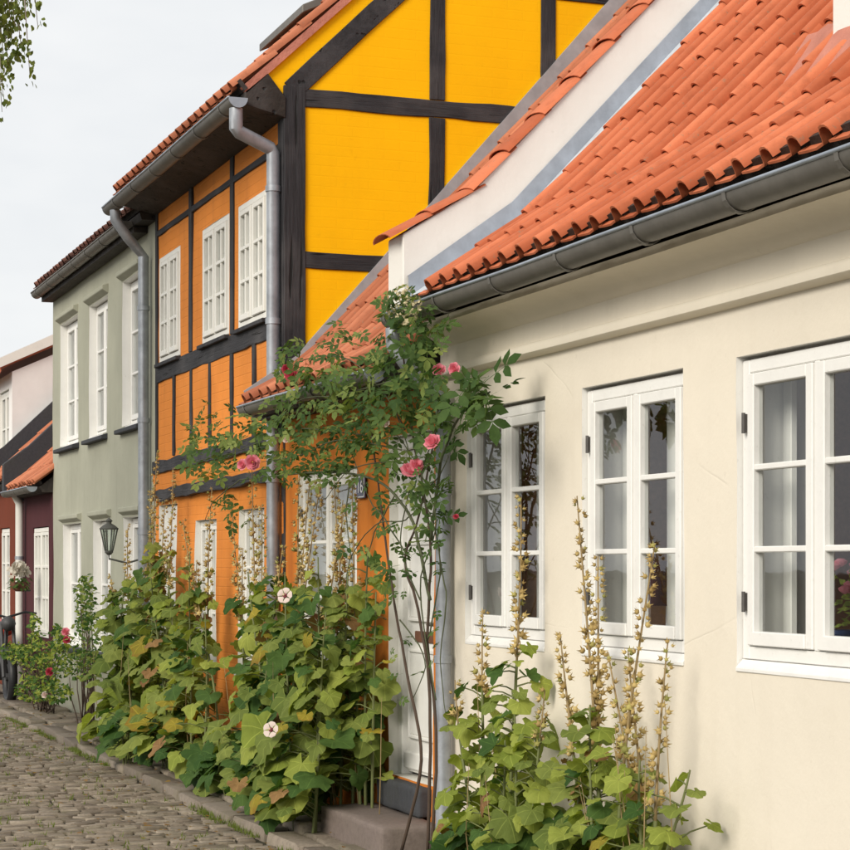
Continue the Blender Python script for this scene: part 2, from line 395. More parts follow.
# ------------------------------------------------------------------ house builders
FX = 3.85                                  # front wall plane of the row of houses
def wall_panel(name, mats, parent, y0, y1, z0, z1, openings, X=FX, thick=.32, amp=.006, step=.16, seed=0, bulge=None, reveal_mi=1):
    """front wall with real openings: front skin, back skin and reveals; openings (ya, yb, za, zb)"""
    ys = {y0, y1}; zs = {z0, z1}
    for a, b, c, d in openings: ys |= {a, b}; zs |= {c, d}
    def fill(S, lo, hi):
        S = sorted(S); out = []
        for a, b in zip(S, S[1:]):
            n = max(1, int(round((b - a) / step)))
            out += [a + (b - a) * i / n for i in range(n)]
        return out + [S[-1]]
    ys, zs = fill(ys, y0, y1), fill(zs, z0, z1)
    def inside(y, z): return any(a < y < b and c < z < d for a, b, c, d in openings)
    mb = MB()
    def off(y, z):
        o = wob(y + seed, z, seed, 1.1) * amp + wob(y, z + seed, 3, 3.7) * amp * .45
        if bulge: o -= bulge(y, z)
        return o
    idx = {}
    vs = []
    for i, y in enumerate(ys):
        for j, z in enumerate(zs):
            idx[i, j] = len(vs); vs.append((X + off(y, z), y, z))
    nb = len(vs)
    for i, y in enumerate(ys):
        for j, z in enumerate(zs): vs.append((X + thick, y, z))
    fs = []; ms = []
    nI, nJ = len(ys) - 1, len(zs) - 1
    solid = {(i, j): not inside((ys[i] + ys[i+1]) / 2, (zs[j] + zs[j+1]) / 2) for i in range(nI) for j in range(nJ)}
    for (i, j), s in solid.items():
        if not s: continue
        a, b, c, d = idx[i,j], idx[i+1,j], idx[i+1,j+1], idx[i,j+1]
        fs.append((a, d, c, b)); ms.append(0)
        fs.append((a+nb, b+nb, c+nb, d+nb)); ms.append(reveal_mi)
        for (di, dj, e, f_) in ((-1,0,a,d), (1,0,b,c), (0,-1,a,b), (0,1,d,c)):
            if not solid.get((i+di, j+dj), False):
                fs.append((e, f_, f_+nb, e+nb)); ms.append(reveal_mi if (i+di, j+dj) in solid else 0)
    me = bpy.data.meshes.new(name); org = wloc(parent)
    me.from_pydata([(v[0]-org[0], v[1]-org[1], v[2]-org[2]) for v in vs], [], fs)
    for m in mats: me.materials.append(m)
    me.polygons.foreach_set('material_index', ms)
    bm = bmesh.new(); bm.from_mesh(me); bmesh.ops.recalc_face_normals(bm, faces=bm.faces); bm.to_mesh(me); bm.free()
    me.polygons.foreach_set('use_smooth', [True] * len(me.polygons)); me.set_sharp_from_angle(angle=R(35))
    o = bpy.data.objects.new(name, me); COL.objects.link(o); o.parent = parent
    return o

def casement(parent, y0, y1, z0, z1, Xf, sashes=2, cols=1, rows=3, fr=.05, st=.042, bar=.024, mat='white', hinges=True, sill=True, depth=.055, name='window'):
    """frame, sashes with stiles and rails, glazing bars, single panes; y0 < y1 (y0 is the near side)"""
    mw = M[mat]
    mb = MB()
    mb.box(Xf, Xf + depth, y0, y0 + fr, z0, z1); mb.box(Xf, Xf + depth, y1 - fr, y1, z0, z1)
    mb.box(Xf, Xf + depth, y0 + fr, y1 - fr, z1 - fr, z1); mb.box(Xf, Xf + depth, y0 + fr, y1 - fr, z0, z0 + fr)
    w = (y1 - y0 - 2 * fr) / sashes
    mpw = .03
    win = mb.build(name, mw, parent, bevel=.004)
    for s in range(1, sashes):
        m = MB(); c = y0 + fr + w * s; m.box(Xf - .004, Xf + depth * .6, c - mpw/2, c + mpw/2, z0 + fr, z1 - fr); m.build('mullion', mw, win, bevel=.003)
    for s in range(sashes):
        a = y0 + fr + w * s + (.003 if s == 0 else mpw/2 + .002); b = y0 + fr + w * (s + 1) - (.003 if s == sashes-1 else mpw/2 + .002)
        za, zb = z0 + fr + .004, z1 - fr - .004
        X0, X1 = Xf - .012, Xf + .034
        m = MB()
        m.box(X0, X1, a, a + st, za, zb); m.box(X0, X1, b - st, b, za, zb)
        m.box(X0 + .001, X1, a + st, b - st, zb - st, zb); m.box(X0 - .006, X1, a + st, b - st, za, za + st * 1.15)
        m.build('sash', mw, win, bevel=.004)
        ga, gb, gz0, gz1 = a + st, b - st, za + st * 1.15, zb - st
        pw, ph = (gb - ga) / cols, (gz1 - gz0) / rows
        for k in range(1, rows):
            m = MB(); c = gz0 + ph * k; m.box(X0 + .003, X1 - .002, ga, gb, c - bar/2, c + bar/2); m.build('glazing_bar', mw, win, bevel=.004)
        for k in range(1, cols):
            m = MB(); c = ga + pw * k; m.box(X0 + .005, X1 - .004, c - bar/2, c + bar/2, gz0, gz1); m.build('glazing_bar', mw, win, bevel=.004)
        for i in range(cols):
            for j in range(rows):
                pa = ga + pw * i + (bar/2 if i else 0); pb = ga + pw * (i+1) - (bar/2 if i < cols-1 else 0)
                qa = gz0 + ph * j + (bar/2 if j else 0); qb = gz0 + ph * (j+1) - (bar/2 if j < rows-1 else 0)
                tilt = random.uniform(-.0012, .0012); xg = Xf + .014
                m = MB()
                m.add([(xg - tilt, pa, qa), (xg + tilt, pb, qa), (xg + tilt, pb, qb), (xg - tilt, pa, qb)], [(0, 3, 2, 1)])
                m.build('pane', M['glass'], win, flip=False)
        if hinges:
            yo = y1 - fr - .001 if s == sashes - 1 else None
            if yo is not None:
                for zz in (za + (zb - za) * .16, za + (zb - za) * .82):
                    m = MB(); m.tube([(X0 - .008, yo + .012, zz - .04), (X0 - .008, yo + .012, zz + .04)], .008, 8); m.box(X0 - .004, Xf + .002, yo - .0, yo + .03, zz - .035, zz + .035)
                    m.build('hinge', M['hinge'], win, smooth=True)
    if sill:
        m = MB(); m.prism([(Xf - .085, z0 - .03), (Xf - .085, z0 - .012), (Xf + .004, z0 + .012), (Xf + .004, z0 - .03)], 'y', y0 + .004, y1 - .004)
        m.build('sill', mw, win, bevel=.003)
    return win

def curtain(parent, y0, y1, z0, z1, X, amp=.02, mat='curtain', n=26):
    m = MB(); pts = []
    for i in range(n + 1):
        y = y0 + (y1 - y0) * i / n; pts.append((X + amp * math.sin(i * 1.9) + amp * .5 * math.sin(i * .77), y))
    for a, b in zip(pts, pts[1:]): m.quad((a[0], a[1], z0), (b[0], b[1], z0), (b[0], b[1], z1), (a[0], a[1], z1))
    bmm = m.build('curtain', M[mat], parent, smooth=2); return bmm
def room(parent, y0, y1, z0, z1, x0, x1, mat):
    m = MB()
    m.quad((x1,y0,z0),(x1,y1,z0),(x1,y1,z1),(x1,y0,z1)); m.quad((x0,y0,z0),(x1,y0,z0),(x1,y0,z1),(x0,y0,z1)); m.quad((x0,y1,z0),(x0,y1,z1),(x1,y1,z1),(x1,y1,z0))
    m.quad((x0,y0,z0),(x0,y1,z0),(x1,y1,z0),(x1,y0,z0)); m.quad((x0,y0,z1),(x1,y0,z1),(x1,y1,z1),(x0,y1,z1))
    return m.build('interior', M[mat], parent)

def timber(parent, a, b, wid, plane, proud=.014, deep=.05, name='beam', jit=.008, mat='timber', X=FX):
    """irregular squared timber set in a wall; plane 'x' (street front) uses (y, z), plane 'y' (gable) uses (x, z)"""
    a, b = Vector(a), Vector(b); d = b - a; L = d.length; d.normalize(); n2 = Vector((-d.y, d.x))
    n = max(3, int(L / .14)); sd_ = random.uniform(0, 99)
    pl, pr = [], []
    for i in range(n + 1):
        c = a + d * (L * i / n)
        pl.append(c + n2 * (wid/2 + jit * wob(i * .35 + sd_, 1) + jit * .4 * wob(i * 1.3 + sd_, 5)))
        pr.append(c - n2 * (wid/2 + jit * wob(i * .35 + sd_, 9) + jit * .4 * wob(i * 1.3 + sd_, 3)))
    mb = MB()
    def P(q, h): return (X + h, q.x, q.y) if plane == 'x' else (q.x, X + h, q.y)
    vs = []; 
    for i in range(n + 1):
        h = -proud + .003 * wob(i * .5 + sd_, 7)
        vs += [P(pl[i], h), P(pr[i], h), P(pr[i], deep), P(pl[i], deep)]
    fs = [(0,1,2,3), (4*n+3, 4*n+2, 4*n+1, 4*n)]
    for i in range(n):
        for k in range(4): fs.append((4*i+k, 4*i+4+k, 4*i+4+(k+1)%4, 4*i+(k+1)%4))
    mb.add(vs, fs)
    if mat == 'timber': mat = 'timber_h' if abs(d.x) > abs(d.y) * 1.6 else 'timber_v' if abs(d.y) > abs(d.x) * 1.6 else 'timber'
    return mb.build(name, M[mat], parent, bevel=.004)

def gutter(parent, X, Z, y0, y1, r=.065, mat='gutter', rim='gutter_rim', pitch=.75):
    n = 9; m = MB()
    pr = [(X + r * math.cos(math.pi + math.pi * k / n), Z + r * math.sin(math.pi + math.pi * k / n)) for k in range(n + 1)]
    pi_ = [(X + (r-.004) * math.cos(math.pi + math.pi * k / n), Z + (r-.004) * math.sin(math.pi + math.pi * k / n)) for k in range(n + 1)]
    segs = max(2, int((y1 - y0) / .8)); ys = [y0 + (y1-y0) * i / segs for i in range(segs + 1)]
    vs = []
    for y in ys:
        dz = .006 * wob(y, X, 4, .8)
        vs += [(x, y, z + dz) for x, z in pr] + [(x, y, z + dz) for x, z in pi_[::-1]]
    k = 2 * (n + 1)
    m.add(vs, [(i*k+j, i*k+(j+1)%k, (i+1)*k+(j+1)%k, (i+1)*k+j) for i in range(segs) for j in range(k)] + [tuple(range(k)), tuple(segs*k + j for j in range(k))[::-1]])
    g = m.build('gutter', M[mat], parent, smooth=True)
    m = MB(); m.tube([(X - r, y, Z + .006 * wob(y, X, 4, .8) + .003) for y in ys], .009, 8); m.build('rim_bead', M[rim], g, smooth=2)
    for y in (y0, y1):
        m = MB(); m.prism([(X + (r+.002) * math.cos(math.pi + math.pi * q / n), Z + .004 + (r+.004) * math.sin(math.pi + math.pi * q / n)) for q in range(n+1)], 'y', y - .004, y + .004); m.build('end_cap', M[rim], g)
    y = y0 + .3
    while y < y1:
        m = MB(); pts = [(X + (r+.004) * math.cos(math.pi * 1.0 + math.pi * q / 8), y, Z + (r+.004) * math.sin(math.pi + math.pi * q / 8)) for q in range(9)]
        for p, q in zip(pts, pts[1:]):
            m.add([(p[0], y-.013, p[2]), (q[0], y-.013, q[2]), (q[0], y+.013, q[2]), (p[0], y+.013, p[2]),
                   (p[0], y-.013, p[2]-.005), (q[0], y-.013, q[2]-.005), (q[0], y+.013, q[2]-.005), (p[0], y+.013, p[2]-.005)],
                  [(0,1,2,3),(7,6,5,4),(0,4,5,1),(2,6,7,3),(1,5,6,2),(3,7,4,0)])
        m.build('gutter_bracket', M[mat], g); y += pitch
    return g

def downpipe(parent, pts, r=.042, mat='zinc', collars=()):
    m = MB(); m.tube(pts, r, 14); p = m.build('downpipe', M[mat], parent, smooth=True)
    for c, d in collars:
        m = MB(); d = Vector(d).normalized(); c = Vector(c); m.tube([c - d * .02, c + d * .02], r + .007, 14); m.build('pipe_collar', M['zinc'], p, smooth=True)
    return p

# pantile: u across (towards -Y), v up the slope, w off the roof
def pantile_mesh(name, mat, wcov=.2, length=.41, roll=.060, th=.009):
    k_ = roll / .055
    pts_ = ((0,.018),(.003,.040),(.016,.052),(.034,.055),(.052,.051),(.064,.036),(.070,.012),(.078,.0),(.125,-.007),(.19,-.004),(wcov + .035,.0))
    prof = [(wcov - u, w * k_) for u, w in pts_]
    n = len(prof); vs = []
    for v in (0, length):
        lift = .019 * (1 - v / length)
        for u, w in prof: vs.append((u, v, w + lift))
        for u, w in prof: vs.append((u, v, w + lift - th))
    fs = []
    for k in range(n - 1):
        fs.append((k, k+1, 2*n+k+1, 2*n+k)); fs.append((n+k, 3*n+k, 3*n+k+1, n+k+1)); fs.append((k, n+k, n+k+1, k+1))
    fs += [(0, 2*n, 3*n, n), (n-1, 2*n-1, 4*n-1, 3*n-1)]
    me = bpy.data.meshes.new(name); me.from_pydata(vs, [], fs); me.materials.append(mat)
    bm = bmesh.new(); bm.from_mesh(me); bmesh.ops.recalc_face_normals(bm, faces=bm.faces); bm.to_mesh(me); bm.free()
    me.polygons.foreach_set('use_smooth', [True] * len(me.polygons)); me.set_sharp_from_angle(angle=R(40))
    return me
def join_instances(name, items, mats, parent, kind='stuff', smooth=True):
    """many small pieces as one mesh: items = [(mesh, matrix, random, material index)]"""
    import numpy as np
    V = []; Fv = []; Ls = []; Rn = []; Mi = []; off = 0
    cache = {}
    org = wloc(parent) if parent else Vector((0,0,0))
    for me, Mx, rn, mi in items:
        if me.name not in cache:
            co = np.empty(len(me.vertices) * 3); me.vertices.foreach_get('co', co)
            li = np.empty(len(me.loops), int); me.loops.foreach_get('vertex_index', li)
            lt = np.empty(len(me.polygons), int); me.polygons.foreach_get('loop_total', lt)
            cache[me.name] = (co.reshape(-1, 3), li, lt)
        co, li, lt = cache[me.name]
        A = np.array(Mx); p = co @ A[:3, :3].T + (A[:3, 3] - np.array(org))
        V.append(p); Fv.append(li + off); Ls.append(lt); off += len(p); Rn.append(np.full(len(p), rn)); Mi.append(np.full(len(lt), mi))
    V = np.concatenate(V); L = np.concatenate(Fv); T = np.concatenate(Ls); Rn = np.concatenate(Rn); Mi = np.concatenate(Mi)
    me = bpy.data.meshes.new(name)
    me.vertices.add(len(V)); me.vertices.foreach_set('co', V.ravel())
    me.loops.add(len(L)); me.loops.foreach_set('vertex_index', L)
    st = np.concatenate([[0], np.cumsum(T)[:-1]])
    me.polygons.add(len(T)); me.polygons.foreach_set('loop_start', st)
    if not isinstance(mats, (list, tuple)): mats = [mats]
    for m in mats: me.materials.append(m)
    me.polygons.foreach_set('material_index', Mi.astype(int))
    me.update(calc_edges=True)
    a = me.attributes.new('rnd', 'FLOAT', 'POINT'); a.data.foreach_set('value', Rn)
    me.polygons.foreach_set('use_smooth', [bool(smooth)] * len(T))
    if smooth == True: me.set_sharp_from_angle(angle=R(40))
    me.validate()
    o = bpy.data.objects.new(name, me); COL.objects.link(o); o.parent = parent
    if kind: o['kind'] = kind
    return o
def tiled_roof(parent, prof, y0, y1, mesh, gauge=.335, wcov=.2, limit=290, skip=None, matname='tile', jit=.004, minpx=7.0):
    """prof: polyline of (X, Z) from the eave upward; lays courses of pantiles on it"""
    P = [Vector((x, 0, z)) for x, z in prof]
    seg = [(P[i], P[i+1], (P[i+1]-P[i]).length) for i in range(len(P)-1)]; tot = sum(s[2] for s in seg)
    def at(s):
        if s < 0: return seg[0][0] + (seg[0][1]-seg[0][0]).normalized() * s
        for a, b, L in seg:
            if s <= L: return a + (b - a) * (s / L)
            s -= L
        return seg[-1][1] + (seg[-1][1]-seg[-1][0]).normalized() * s
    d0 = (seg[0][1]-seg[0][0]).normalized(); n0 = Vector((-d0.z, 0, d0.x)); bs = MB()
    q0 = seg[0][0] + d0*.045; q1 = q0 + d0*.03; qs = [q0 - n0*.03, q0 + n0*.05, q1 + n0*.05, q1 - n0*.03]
    bs.prism([(q.x, q.z) for q in qs], 'y', y0 + .01, y1 - .01); bs.build('eaves_shade_strip', M['soffit'], parent)  # dark strip added to stand in for shade under the tile rolls
    items = []; s = 0.0
    ncol = int(round((y1 - y0) / wcov))
    while s < tot - .2:
        a, b = at(s), at(s + .40); v = (b - a).normalized(); u = Vector((0, -1, 0)); w = u.cross(v)
        for c in range(ncol):
            y = y1 - c * wcov
            cen = (a + b) / 2; cen.y = y - wcov / 2
            if skip and skip(cen): continue
            rz = random.uniform(-.012, .012)
            uu = (u + v * rz).normalized(); vv = w.cross(uu).normalized()
            pos = Vector((a.x, y + random.uniform(-jit, jit), a.z)) + w * (.008 + random.uniform(0, .005)) + v * random.uniform(-.008, .008)
            items.append((frame_matrix(pos, uu, vv, w), cen))
        s += gauge
    def show(it):
        x, y = px_of(it[1]); d = (it[1] - Vector((0,0,EYE))).length
        return (0 if (-25 < x < 875 and -25 < y < 875) else 1, d)
    items.sort(key=show)
    for k, (Mx, cen) in enumerate(items[:limit]): inst('roof_tile', mesh, parent, Mx)
    rest = items[limit:]
    if rest: join_instances('roof_tiles', [(mesh, Mx, random.random(), 0) for Mx, c in rest], M[matname], parent)
    return items
M['tile_dark'] = tile_mat('weathered_dark_tile', (.10,.05,.04), (.20,.085,.06), .5); TILE_DARK = pantile_mesh('pantile_dark', M['tile_dark'], roll=.045)
TILE = pantile_mesh('pantile', M['tile']); TILE_OLD = pantile_mesh('pantile_old', M['tile_old'])
def half_round_tile(name, mat, L=.36, r0=.105, r1=.09, th=.014, fl=.75):
    m = MB(); n = 8; vs = []
    for v, r in ((0, r0), (L, r1)):
        for k in range(n+1): q = math.pi * k / n; vs.append((r*math.cos(q), v, r*math.sin(q)*fl))
        for k in range(n+1): q = math.pi * k / n; vs.append(((r-th)*math.cos(q), v, (r-th)*math.sin(q)*fl))
    N = n + 1; fs = []
    for k in range(n):
        fs += [(k, k+1, 2*N+k+1, 2*N+k), (N+k, 3*N+k, 3*N+k+1, N+k+1), (k, N+k, N+k+1, k+1), (2*N+k, 2*N+k+1, 3*N+k+1, 3*N+k)]
    m.add(vs, fs); return m.mesh(name, mat, smooth=True)
CAP = half_round_tile('cap_tile', M['tile']); CAPF = half_round_tile('flat_cap_tile', M['tile'], .36, .14, .128, .016, .27)
def line_of_caps(parent, prof, y, step=.31, name='cap_tile', lift=.0, mesh=CAP):
    P = [Vector((x, y, z)) for x, z in prof]; k = 0; s = 0; L = 0
    for a, b in zip(P, P[1:]):
        d = (b - a); L = d.length; d.normalize(); n = max(1, int(round(L / step)))
        x = Vector((0, 1, 0)); z = x.cross(d)
        if z.z < 0: x = -x; z = x.cross(d)
        for i in range(n):
            pos = a + d * (L * i / n) + z * (lift + random.uniform(0, .006))
            dd = (d - z * .04).normalized(); inst(name, mesh, parent, frame_matrix(pos, x, dd, x.cross(dd)))
def slab_along(mb, prof, y0, y1, th, mi=0):     # a sheet with thickness following a roof profile
    n = len(prof); up = [(x, z) for x, z in prof]; lo = [(x + th * .5, z - th) for x, z in prof]
    mb.prism(up + lo[::-1], 'y', y0, y1, mi)

# ================================================================== THE SETTING: ground, street, kerb
m = MB(); m.quad((-300,-300,-.06),(300,-300,-.06),(300,500,-.06),(-300,500,-.06))
tag(m.build('ground', M['soil']), kind='structure')
def cobble_mesh(name, mat, seed, sx=1.0, sy=1.0, sz=1.0):
    random.seed(seed); bm = bmesh.new(); bmesh.ops.create_cube(bm, size=1)
    top = [e for e in bm.edges if all(v.co.z > 0 for v in e.verts)] + [e for e in bm.edges if abs(e.verts[0].co.z - e.verts[1].co.z) > .5]
    bmesh.ops.bevel(bm, geom=top, offset=.075, segments=1, affect='EDGES')
    for v in bm.verts:
        v.co += Vector((random.uniform(-.05,.05), random.uniform(-.05,.05), random.uniform(-.08,.06) if v.co.z > 0 else 0))
    bmesh.ops.delete(bm, geom=[f for f in bm.faces if f.normal.z < -.9], context='FACES')
    me = bpy.data.meshes.new(name); bm.to_mesh(me); bm.free(); me.materials.append(mat)
    me.polygons.foreach_set('use_smooth', [True] * len(me.polygons)); me.set_sharp_from_angle(angle=R(55))
    return me
COB = [cobble_mesh('cobble', M['cobble'], 40 + k) for k in range(7)]
street = MB(); street.quad((-7,-8,-.03),(3.30,-8,-.03),(3.30,60,-.03),(-7,60,-.03))
street = tag(street.build('street', M['soil']), kind='structure')
random.seed(11)
stones = []
y = 5.0
while y < 34:
    d = random.uniform(.075, .108); x = 3.12 + random.uniform(-.03, .05)
    while x > -3.2:
        w = random.uniform(.10, .185)
        cx_, cy_ = x - w/2, y + d/2 + .02 * wob(x, y, 2, 1.3)
        h = .075 + random.uniform(-.008, .008)
        tx, ty = random.uniform(-.03,.03), random.uniform(-.03,.03)
        Mx = Matrix.Translation((cx_, cy_, -.045 + random.uniform(-.006,.006) + .012*wob(cx_, cy_, 8, .7))) @ Matrix.Rotation(tx, 4, 'X') @ Matrix.Rotation(ty, 4, 'Y') @ Matrix.Rotation(random.uniform(-.06,.06), 4, 'Z') @ Matrix.Diagonal((w - .024, d - .022, h, 1))
        stones.append((random.choice(COB), Mx, random.random(), 0, Vector((cx_, cy_, 0))))
        x -= w
    y += d
def vis(p):
    a, b = px_of(p); return -15 < a < 865 and -15 < b < 865
stones.sort(key=lambda s: (0 if vis(s[4]) else 1, s[4].length))
for s in stones[:290]: inst('cobblestone', s[0], street, s[1])
join_instances('cobblestones', [s[:4] for s in stones[290:]], M['cobble'], street)

kerb = tag(bpy.data.objects.new('kerb', None), kind='structure'); COL.objects.link(kerb); kerb.location = (3.25, 6, 0)
KM = [cobble_mesh('kerb_stone', M['kerb'], 80 + k) for k in range(4)]
y = 5.0
while y < 33:
    L = random.uniform(.42, .85)
    inst('kerbstone', random.choice(KM), kerb, Matrix.Translation((3.235 + .03 * wob(y, 1), y + L/2, -.012 + random.uniform(-.012,.012))) @ Matrix.Rotation(random.uniform(-.03,.03), 4, 'Z') @ Matrix.Rotation(random.uniform(-.04,.04), 4, 'Y') @ Matrix.Diagonal((.17, L - .045, .105, 1)))
    y += L
pave = MB(); pave.quad((3.30,-8,.005),(4.0,-8,.005),(4.0,60,.005),(3.30,60,.005))
pave = tag(pave.build('pavement', M['soil']), kind='structure')
y = 5.0
while y < 33:
    L = random.uniform(.22, .48); x = 3.33
    while x < 3.80:
        w = min(random.uniform(.2, .34), 3.84 - x)
        if w > .1:
            inst('paving_stone', random.choice(KM), pave, Matrix.Translation((x + w/2, y + L/2, .005 + random.uniform(-.012,.01))) @ Matrix.Rotation(random.uniform(-.07,.07), 4, 'Z') @ Matrix.Rotation(random.uniform(-.03,.03), 4, 'X') @ Matrix.Diagonal((w - .03, L - .03, .09, 1)))
        x += w
    y += L

# ================================================================== CREAM COTTAGE
CE = 10.24
cream = thing('cream_cottage', (FX, 7, 0), 'low cream plastered cottage with white casement windows and new red pantile roof', 'house')
def openY(xl, xr, X=FX): return onX(xr, 566, X).y, onX(xl, 566, X).y
wins = [openY(466, 545), openY(582, 684), openY(736.5, 862)]
W3 = wins[2]; wins[2] = (W3[1] - 1.12, W3[1])
ops = [(a, b, 1.19, 2.42) for a, b in wins]
wall_panel('wall', [M['cream'], M['white']], cream, 3.0, CE, 0, 2.90, ops, amp=.007)
m = MB()
for a, b in ((4.0, 3.0),): m.box(3.86, 9.8, 3.0, 3.2, 0, 2.9)
m.box(9.5, 9.8, 3.2, CE, 0, 2.9); m.box(4.18, 9.5, 10.02, CE - .002, 0, 2.9); m.build('back_wall', M['cream'], cream)
room(cream, 5.1, 10.0, .2, 2.72, 4.172, 7.2, 'room')
for i, (a, b) in enumerate(wins):
    w = casement(cream, a + .005, b - .005, 1.235, 2.405, FX + .025, fr=.052, st=.048, sill=False)
    m = MB(); m.prism([(FX - .007, 1.186), (FX - .007, 1.203), (FX + .027, 1.236), (FX + .027, 1.186)], 'y', a + .003, b - .003); m.build('sill_board', M['white'], w, bevel=.003)
    m = MB(); xi = FX + .20; z0_, z1_ = 1.234, 2.40
    for q0, q1 in ((a + .012, a + .075), (b - .075, b - .012), ((a + b) / 2 - .045, (a + b) / 2 + .045)): m.box(xi, xi + .03, q0, q1, z0_, z1_)
    m.box(xi + .002, xi + .028, a + .075, b - .075, z1_ - .06, z1_ - .002); m.box(xi + .002, xi + .028, a + .075, b - .075, z0_ + .002, z0_ + .07)
    m.build('inner_casement', M['white'], w, bevel=.004)
    m = MB(); m.box(FX + .12, FX + .40, a + .002, b - .002, 1.2, 1.232); m.build('inner_sill', M['white'], w, bevel=.004)
cor = [(FX+.03,2.615),(3.815,2.622),(3.797,2.635),(3.793,2.66),(3.803,2.678),(3.822,2.686),(3.824,2.785),(3.806,2.795),(3.785,2.825),(3.74,2.85),(3.70,2.862),(3.665,2.87),(3.66,2.905),(FX+.03,2.905)]
m = MB()
ys = [3.0 + (CE - .03 - 3.0) * i / 26 for i in range(27)]; n = len(cor); vs_ = []
for yy in ys:
    dz = .007 * wob(yy, 3, 1, .9); vs_ += [(x + .004 * wob(yy, x, 5, 1.4), yy, z + dz) for x, z in cor]
m.add(vs_, [(i*n+k, i*n+(k+1)%n, (i+1)*n+(k+1)%n, (i+1)*n+k) for i in range(26) for k in range(n)] + [tuple(range(n)), tuple(26*n+k for k in range(n))[::-1]])
m.build('cornice', M['cornice'], cream, smooth=True)
PROF = [(3.545,2.985),(4.15,3.42),(6.85,6.27)]
m = MB(); deck = [(3.60,2.985),(4.15,3.385),(6.85,6.235),(9.9,3.2),(9.9,2.93),(3.62,2.93)]
m.prism(deck, 'y', 3.0, 10.0); roof = m.build('roof', M['soffit'], cream)
DORM = (5.45, 7.13, 4.39)
def in_dormer(c): return DORM[0] - .02 < c.y < DORM[1] + .02 and c.x > DORM[2] - .05
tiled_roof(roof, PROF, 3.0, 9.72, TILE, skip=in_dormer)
# the back slope and the ridge
m = MB(); m.quad((6.85,3.0,6.27),(6.85,10.0,6.27),(9.9,10.0,3.24),(9.9,3.0,3.24)); m.build('back_slope', M['tile'], roof)
for k in range(22):
    inst('ridge_tile', CAP, roof, frame_matrix((6.85, 3.0 + k * .31, 6.27), (1,0,0), (0,1,0), (0,0,1), 1.2))
# parapet gable on the boundary
PT = [(3.535,3.36),(3.93,3.61),(6.85,6.68)]
m = MB(); m.prism([(3.535,2.93)] + PT + [(9.9,3.5),(9.9,2.93)], 'y', 10.0, CE); par = m.build('parapet', M['white_wall'], cream, bevel=.006)
line_of_caps(par, [(3.46,3.33),(3.93,3.615),(6.85,6.685)], (10.0+CE)/2, lift=.0, mesh=CAPF)
m = MB()
base = [(3.56,3.025),(4.16,3.455),(6.85,6.30)]
up = [(x, z + .115) for x, z in base]
for (a, b), (c, d) in zip(list(zip(base, up)), list(zip(base, up))[1:]):
    for yy in (9.984,):
        m.add([(a[0],yy,a[1]),(c[0],yy,c[1]),(d[0],yy,d[1]),(b[0],yy,b[1]),(a[0],9.999,a[1]),(c[0],9.999,c[1]),(d[0],9.999,d[1]),(b[0],9.999,b[1])],
              [(0,1,2,3),(3,2,6,7),(4,5,1,0)])
m.build('step_flashing', M['lead_dark'], par)
m = MB(); k = 24
for (a, c) in zip(base, base[1:]):
    for i in range(k):
        p = [a[0] + (c[0]-a[0]) * i / k, a[1] + (c[1]-a[1]) * i / k]; q = [a[0] + (c[0]-a[0]) * (i+1) / k, a[1] + (c[1]-a[1]) * (i+1) / k]
        ed1 = 9.665 + .02 * wob(p[0], 1, 1, 9); ed2 = 9.665 + .02 * wob(q[0], 1, 1, 9)
        m.quad((p[0], 9.983, p[1]), (q[0], 9.983, q[1]), (q[0], ed2, q[1] + .004), (p[0], ed1, p[1] + .004))
m.build('roof_flashing', M['lead'], par, smooth=2)
gutter(cream, 3.53, 2.94, 3.05, 10.16, .068)
downpipe(cream, [(3.515,10.10,2.87),(3.515,10.10,2.78),(3.60,10.08,2.66),(3.775,10.06,2.52),(3.785,10.06,2.44),(3.785,10.06,.08)], .042, 'zinc', [((3.785,10.06,2.0),(0,0,1)),((3.785,10.06,1.1),(0,0,1))])
# dormer: white front, cheeks, flat lead roof, window, pink mortar apron
y0, y1, xf = DORM
zb = 3.42 + 1.0556 * (xf - 4.15)
m = MB(); m.box(xf, xf + .06, y0, y0 + .30, zb - .1, zb + 1.05); m.box(xf, xf + .06, y1 - .30, y1, zb - .1, zb + 1.05); m.box(xf, xf + .06, y0 + .30, y1 - .30, zb - .1, zb + .16); m.box(xf, xf + .06, y0 + .30, y1 - .30, zb + .92, zb + 1.05)
m.prism([(xf + .06, zb - .05), (xf + .06, zb + 1.05), (xf + 1.15, zb + 1.05)], 'y', y0 + .002, y0 + .06); m.prism([(xf + .06, zb - .05), (xf + .06, zb + 1.05), (xf + 1.15, zb + 1.05)], 'y', y1 - .06, y1 - .002)
dorm = m.build('dormer', M['white_wall'], roof, bevel=.004)
casement(cream, y0 + .30, y1 - .30, zb + .16, zb + .92, xf + .012, rows=2, hinges=False, sill=False)
m = MB(); m.box(xf + .10, xf + .12, y0 + .30, y1 - .30, zb + .16, zb + .92); m.build('blind', M['curtain'], cream)
m = MB(); m.box(xf - .1, xf + 1.35, y0 - .08, y1 + .08, zb + 1.052, zb + 1.11); m.build('dormer_roof', M['lead'], roof, bevel=.008)
m = MB(); ny, ns = 26, 7; apr = []
for j in range(ns + 1):
    for i in range(ny + 1):
        yy = y0 - .12 + (y1 - y0 + .40) * i / ny; q = j / ns
        xx = xf + .05 - .26 * q - .05 * (wob(yy, 1, 1, 5) + .3) * q
        zz = 3.42 + 1.0556 * (xx - 4.15) + (.125 - .075 * q) + .018 * wob(yy, xx, 2, 7) + .012 * math.sin(yy * 31.4)
        apr.append((xx, yy, zz))
m.add(apr, [(j*(ny+1)+i, j*(ny+1)+i+1, (j+1)*(ny+1)+i+1, (j+1)*(ny+1)+i) for j in range(ns) for i in range(ny)])
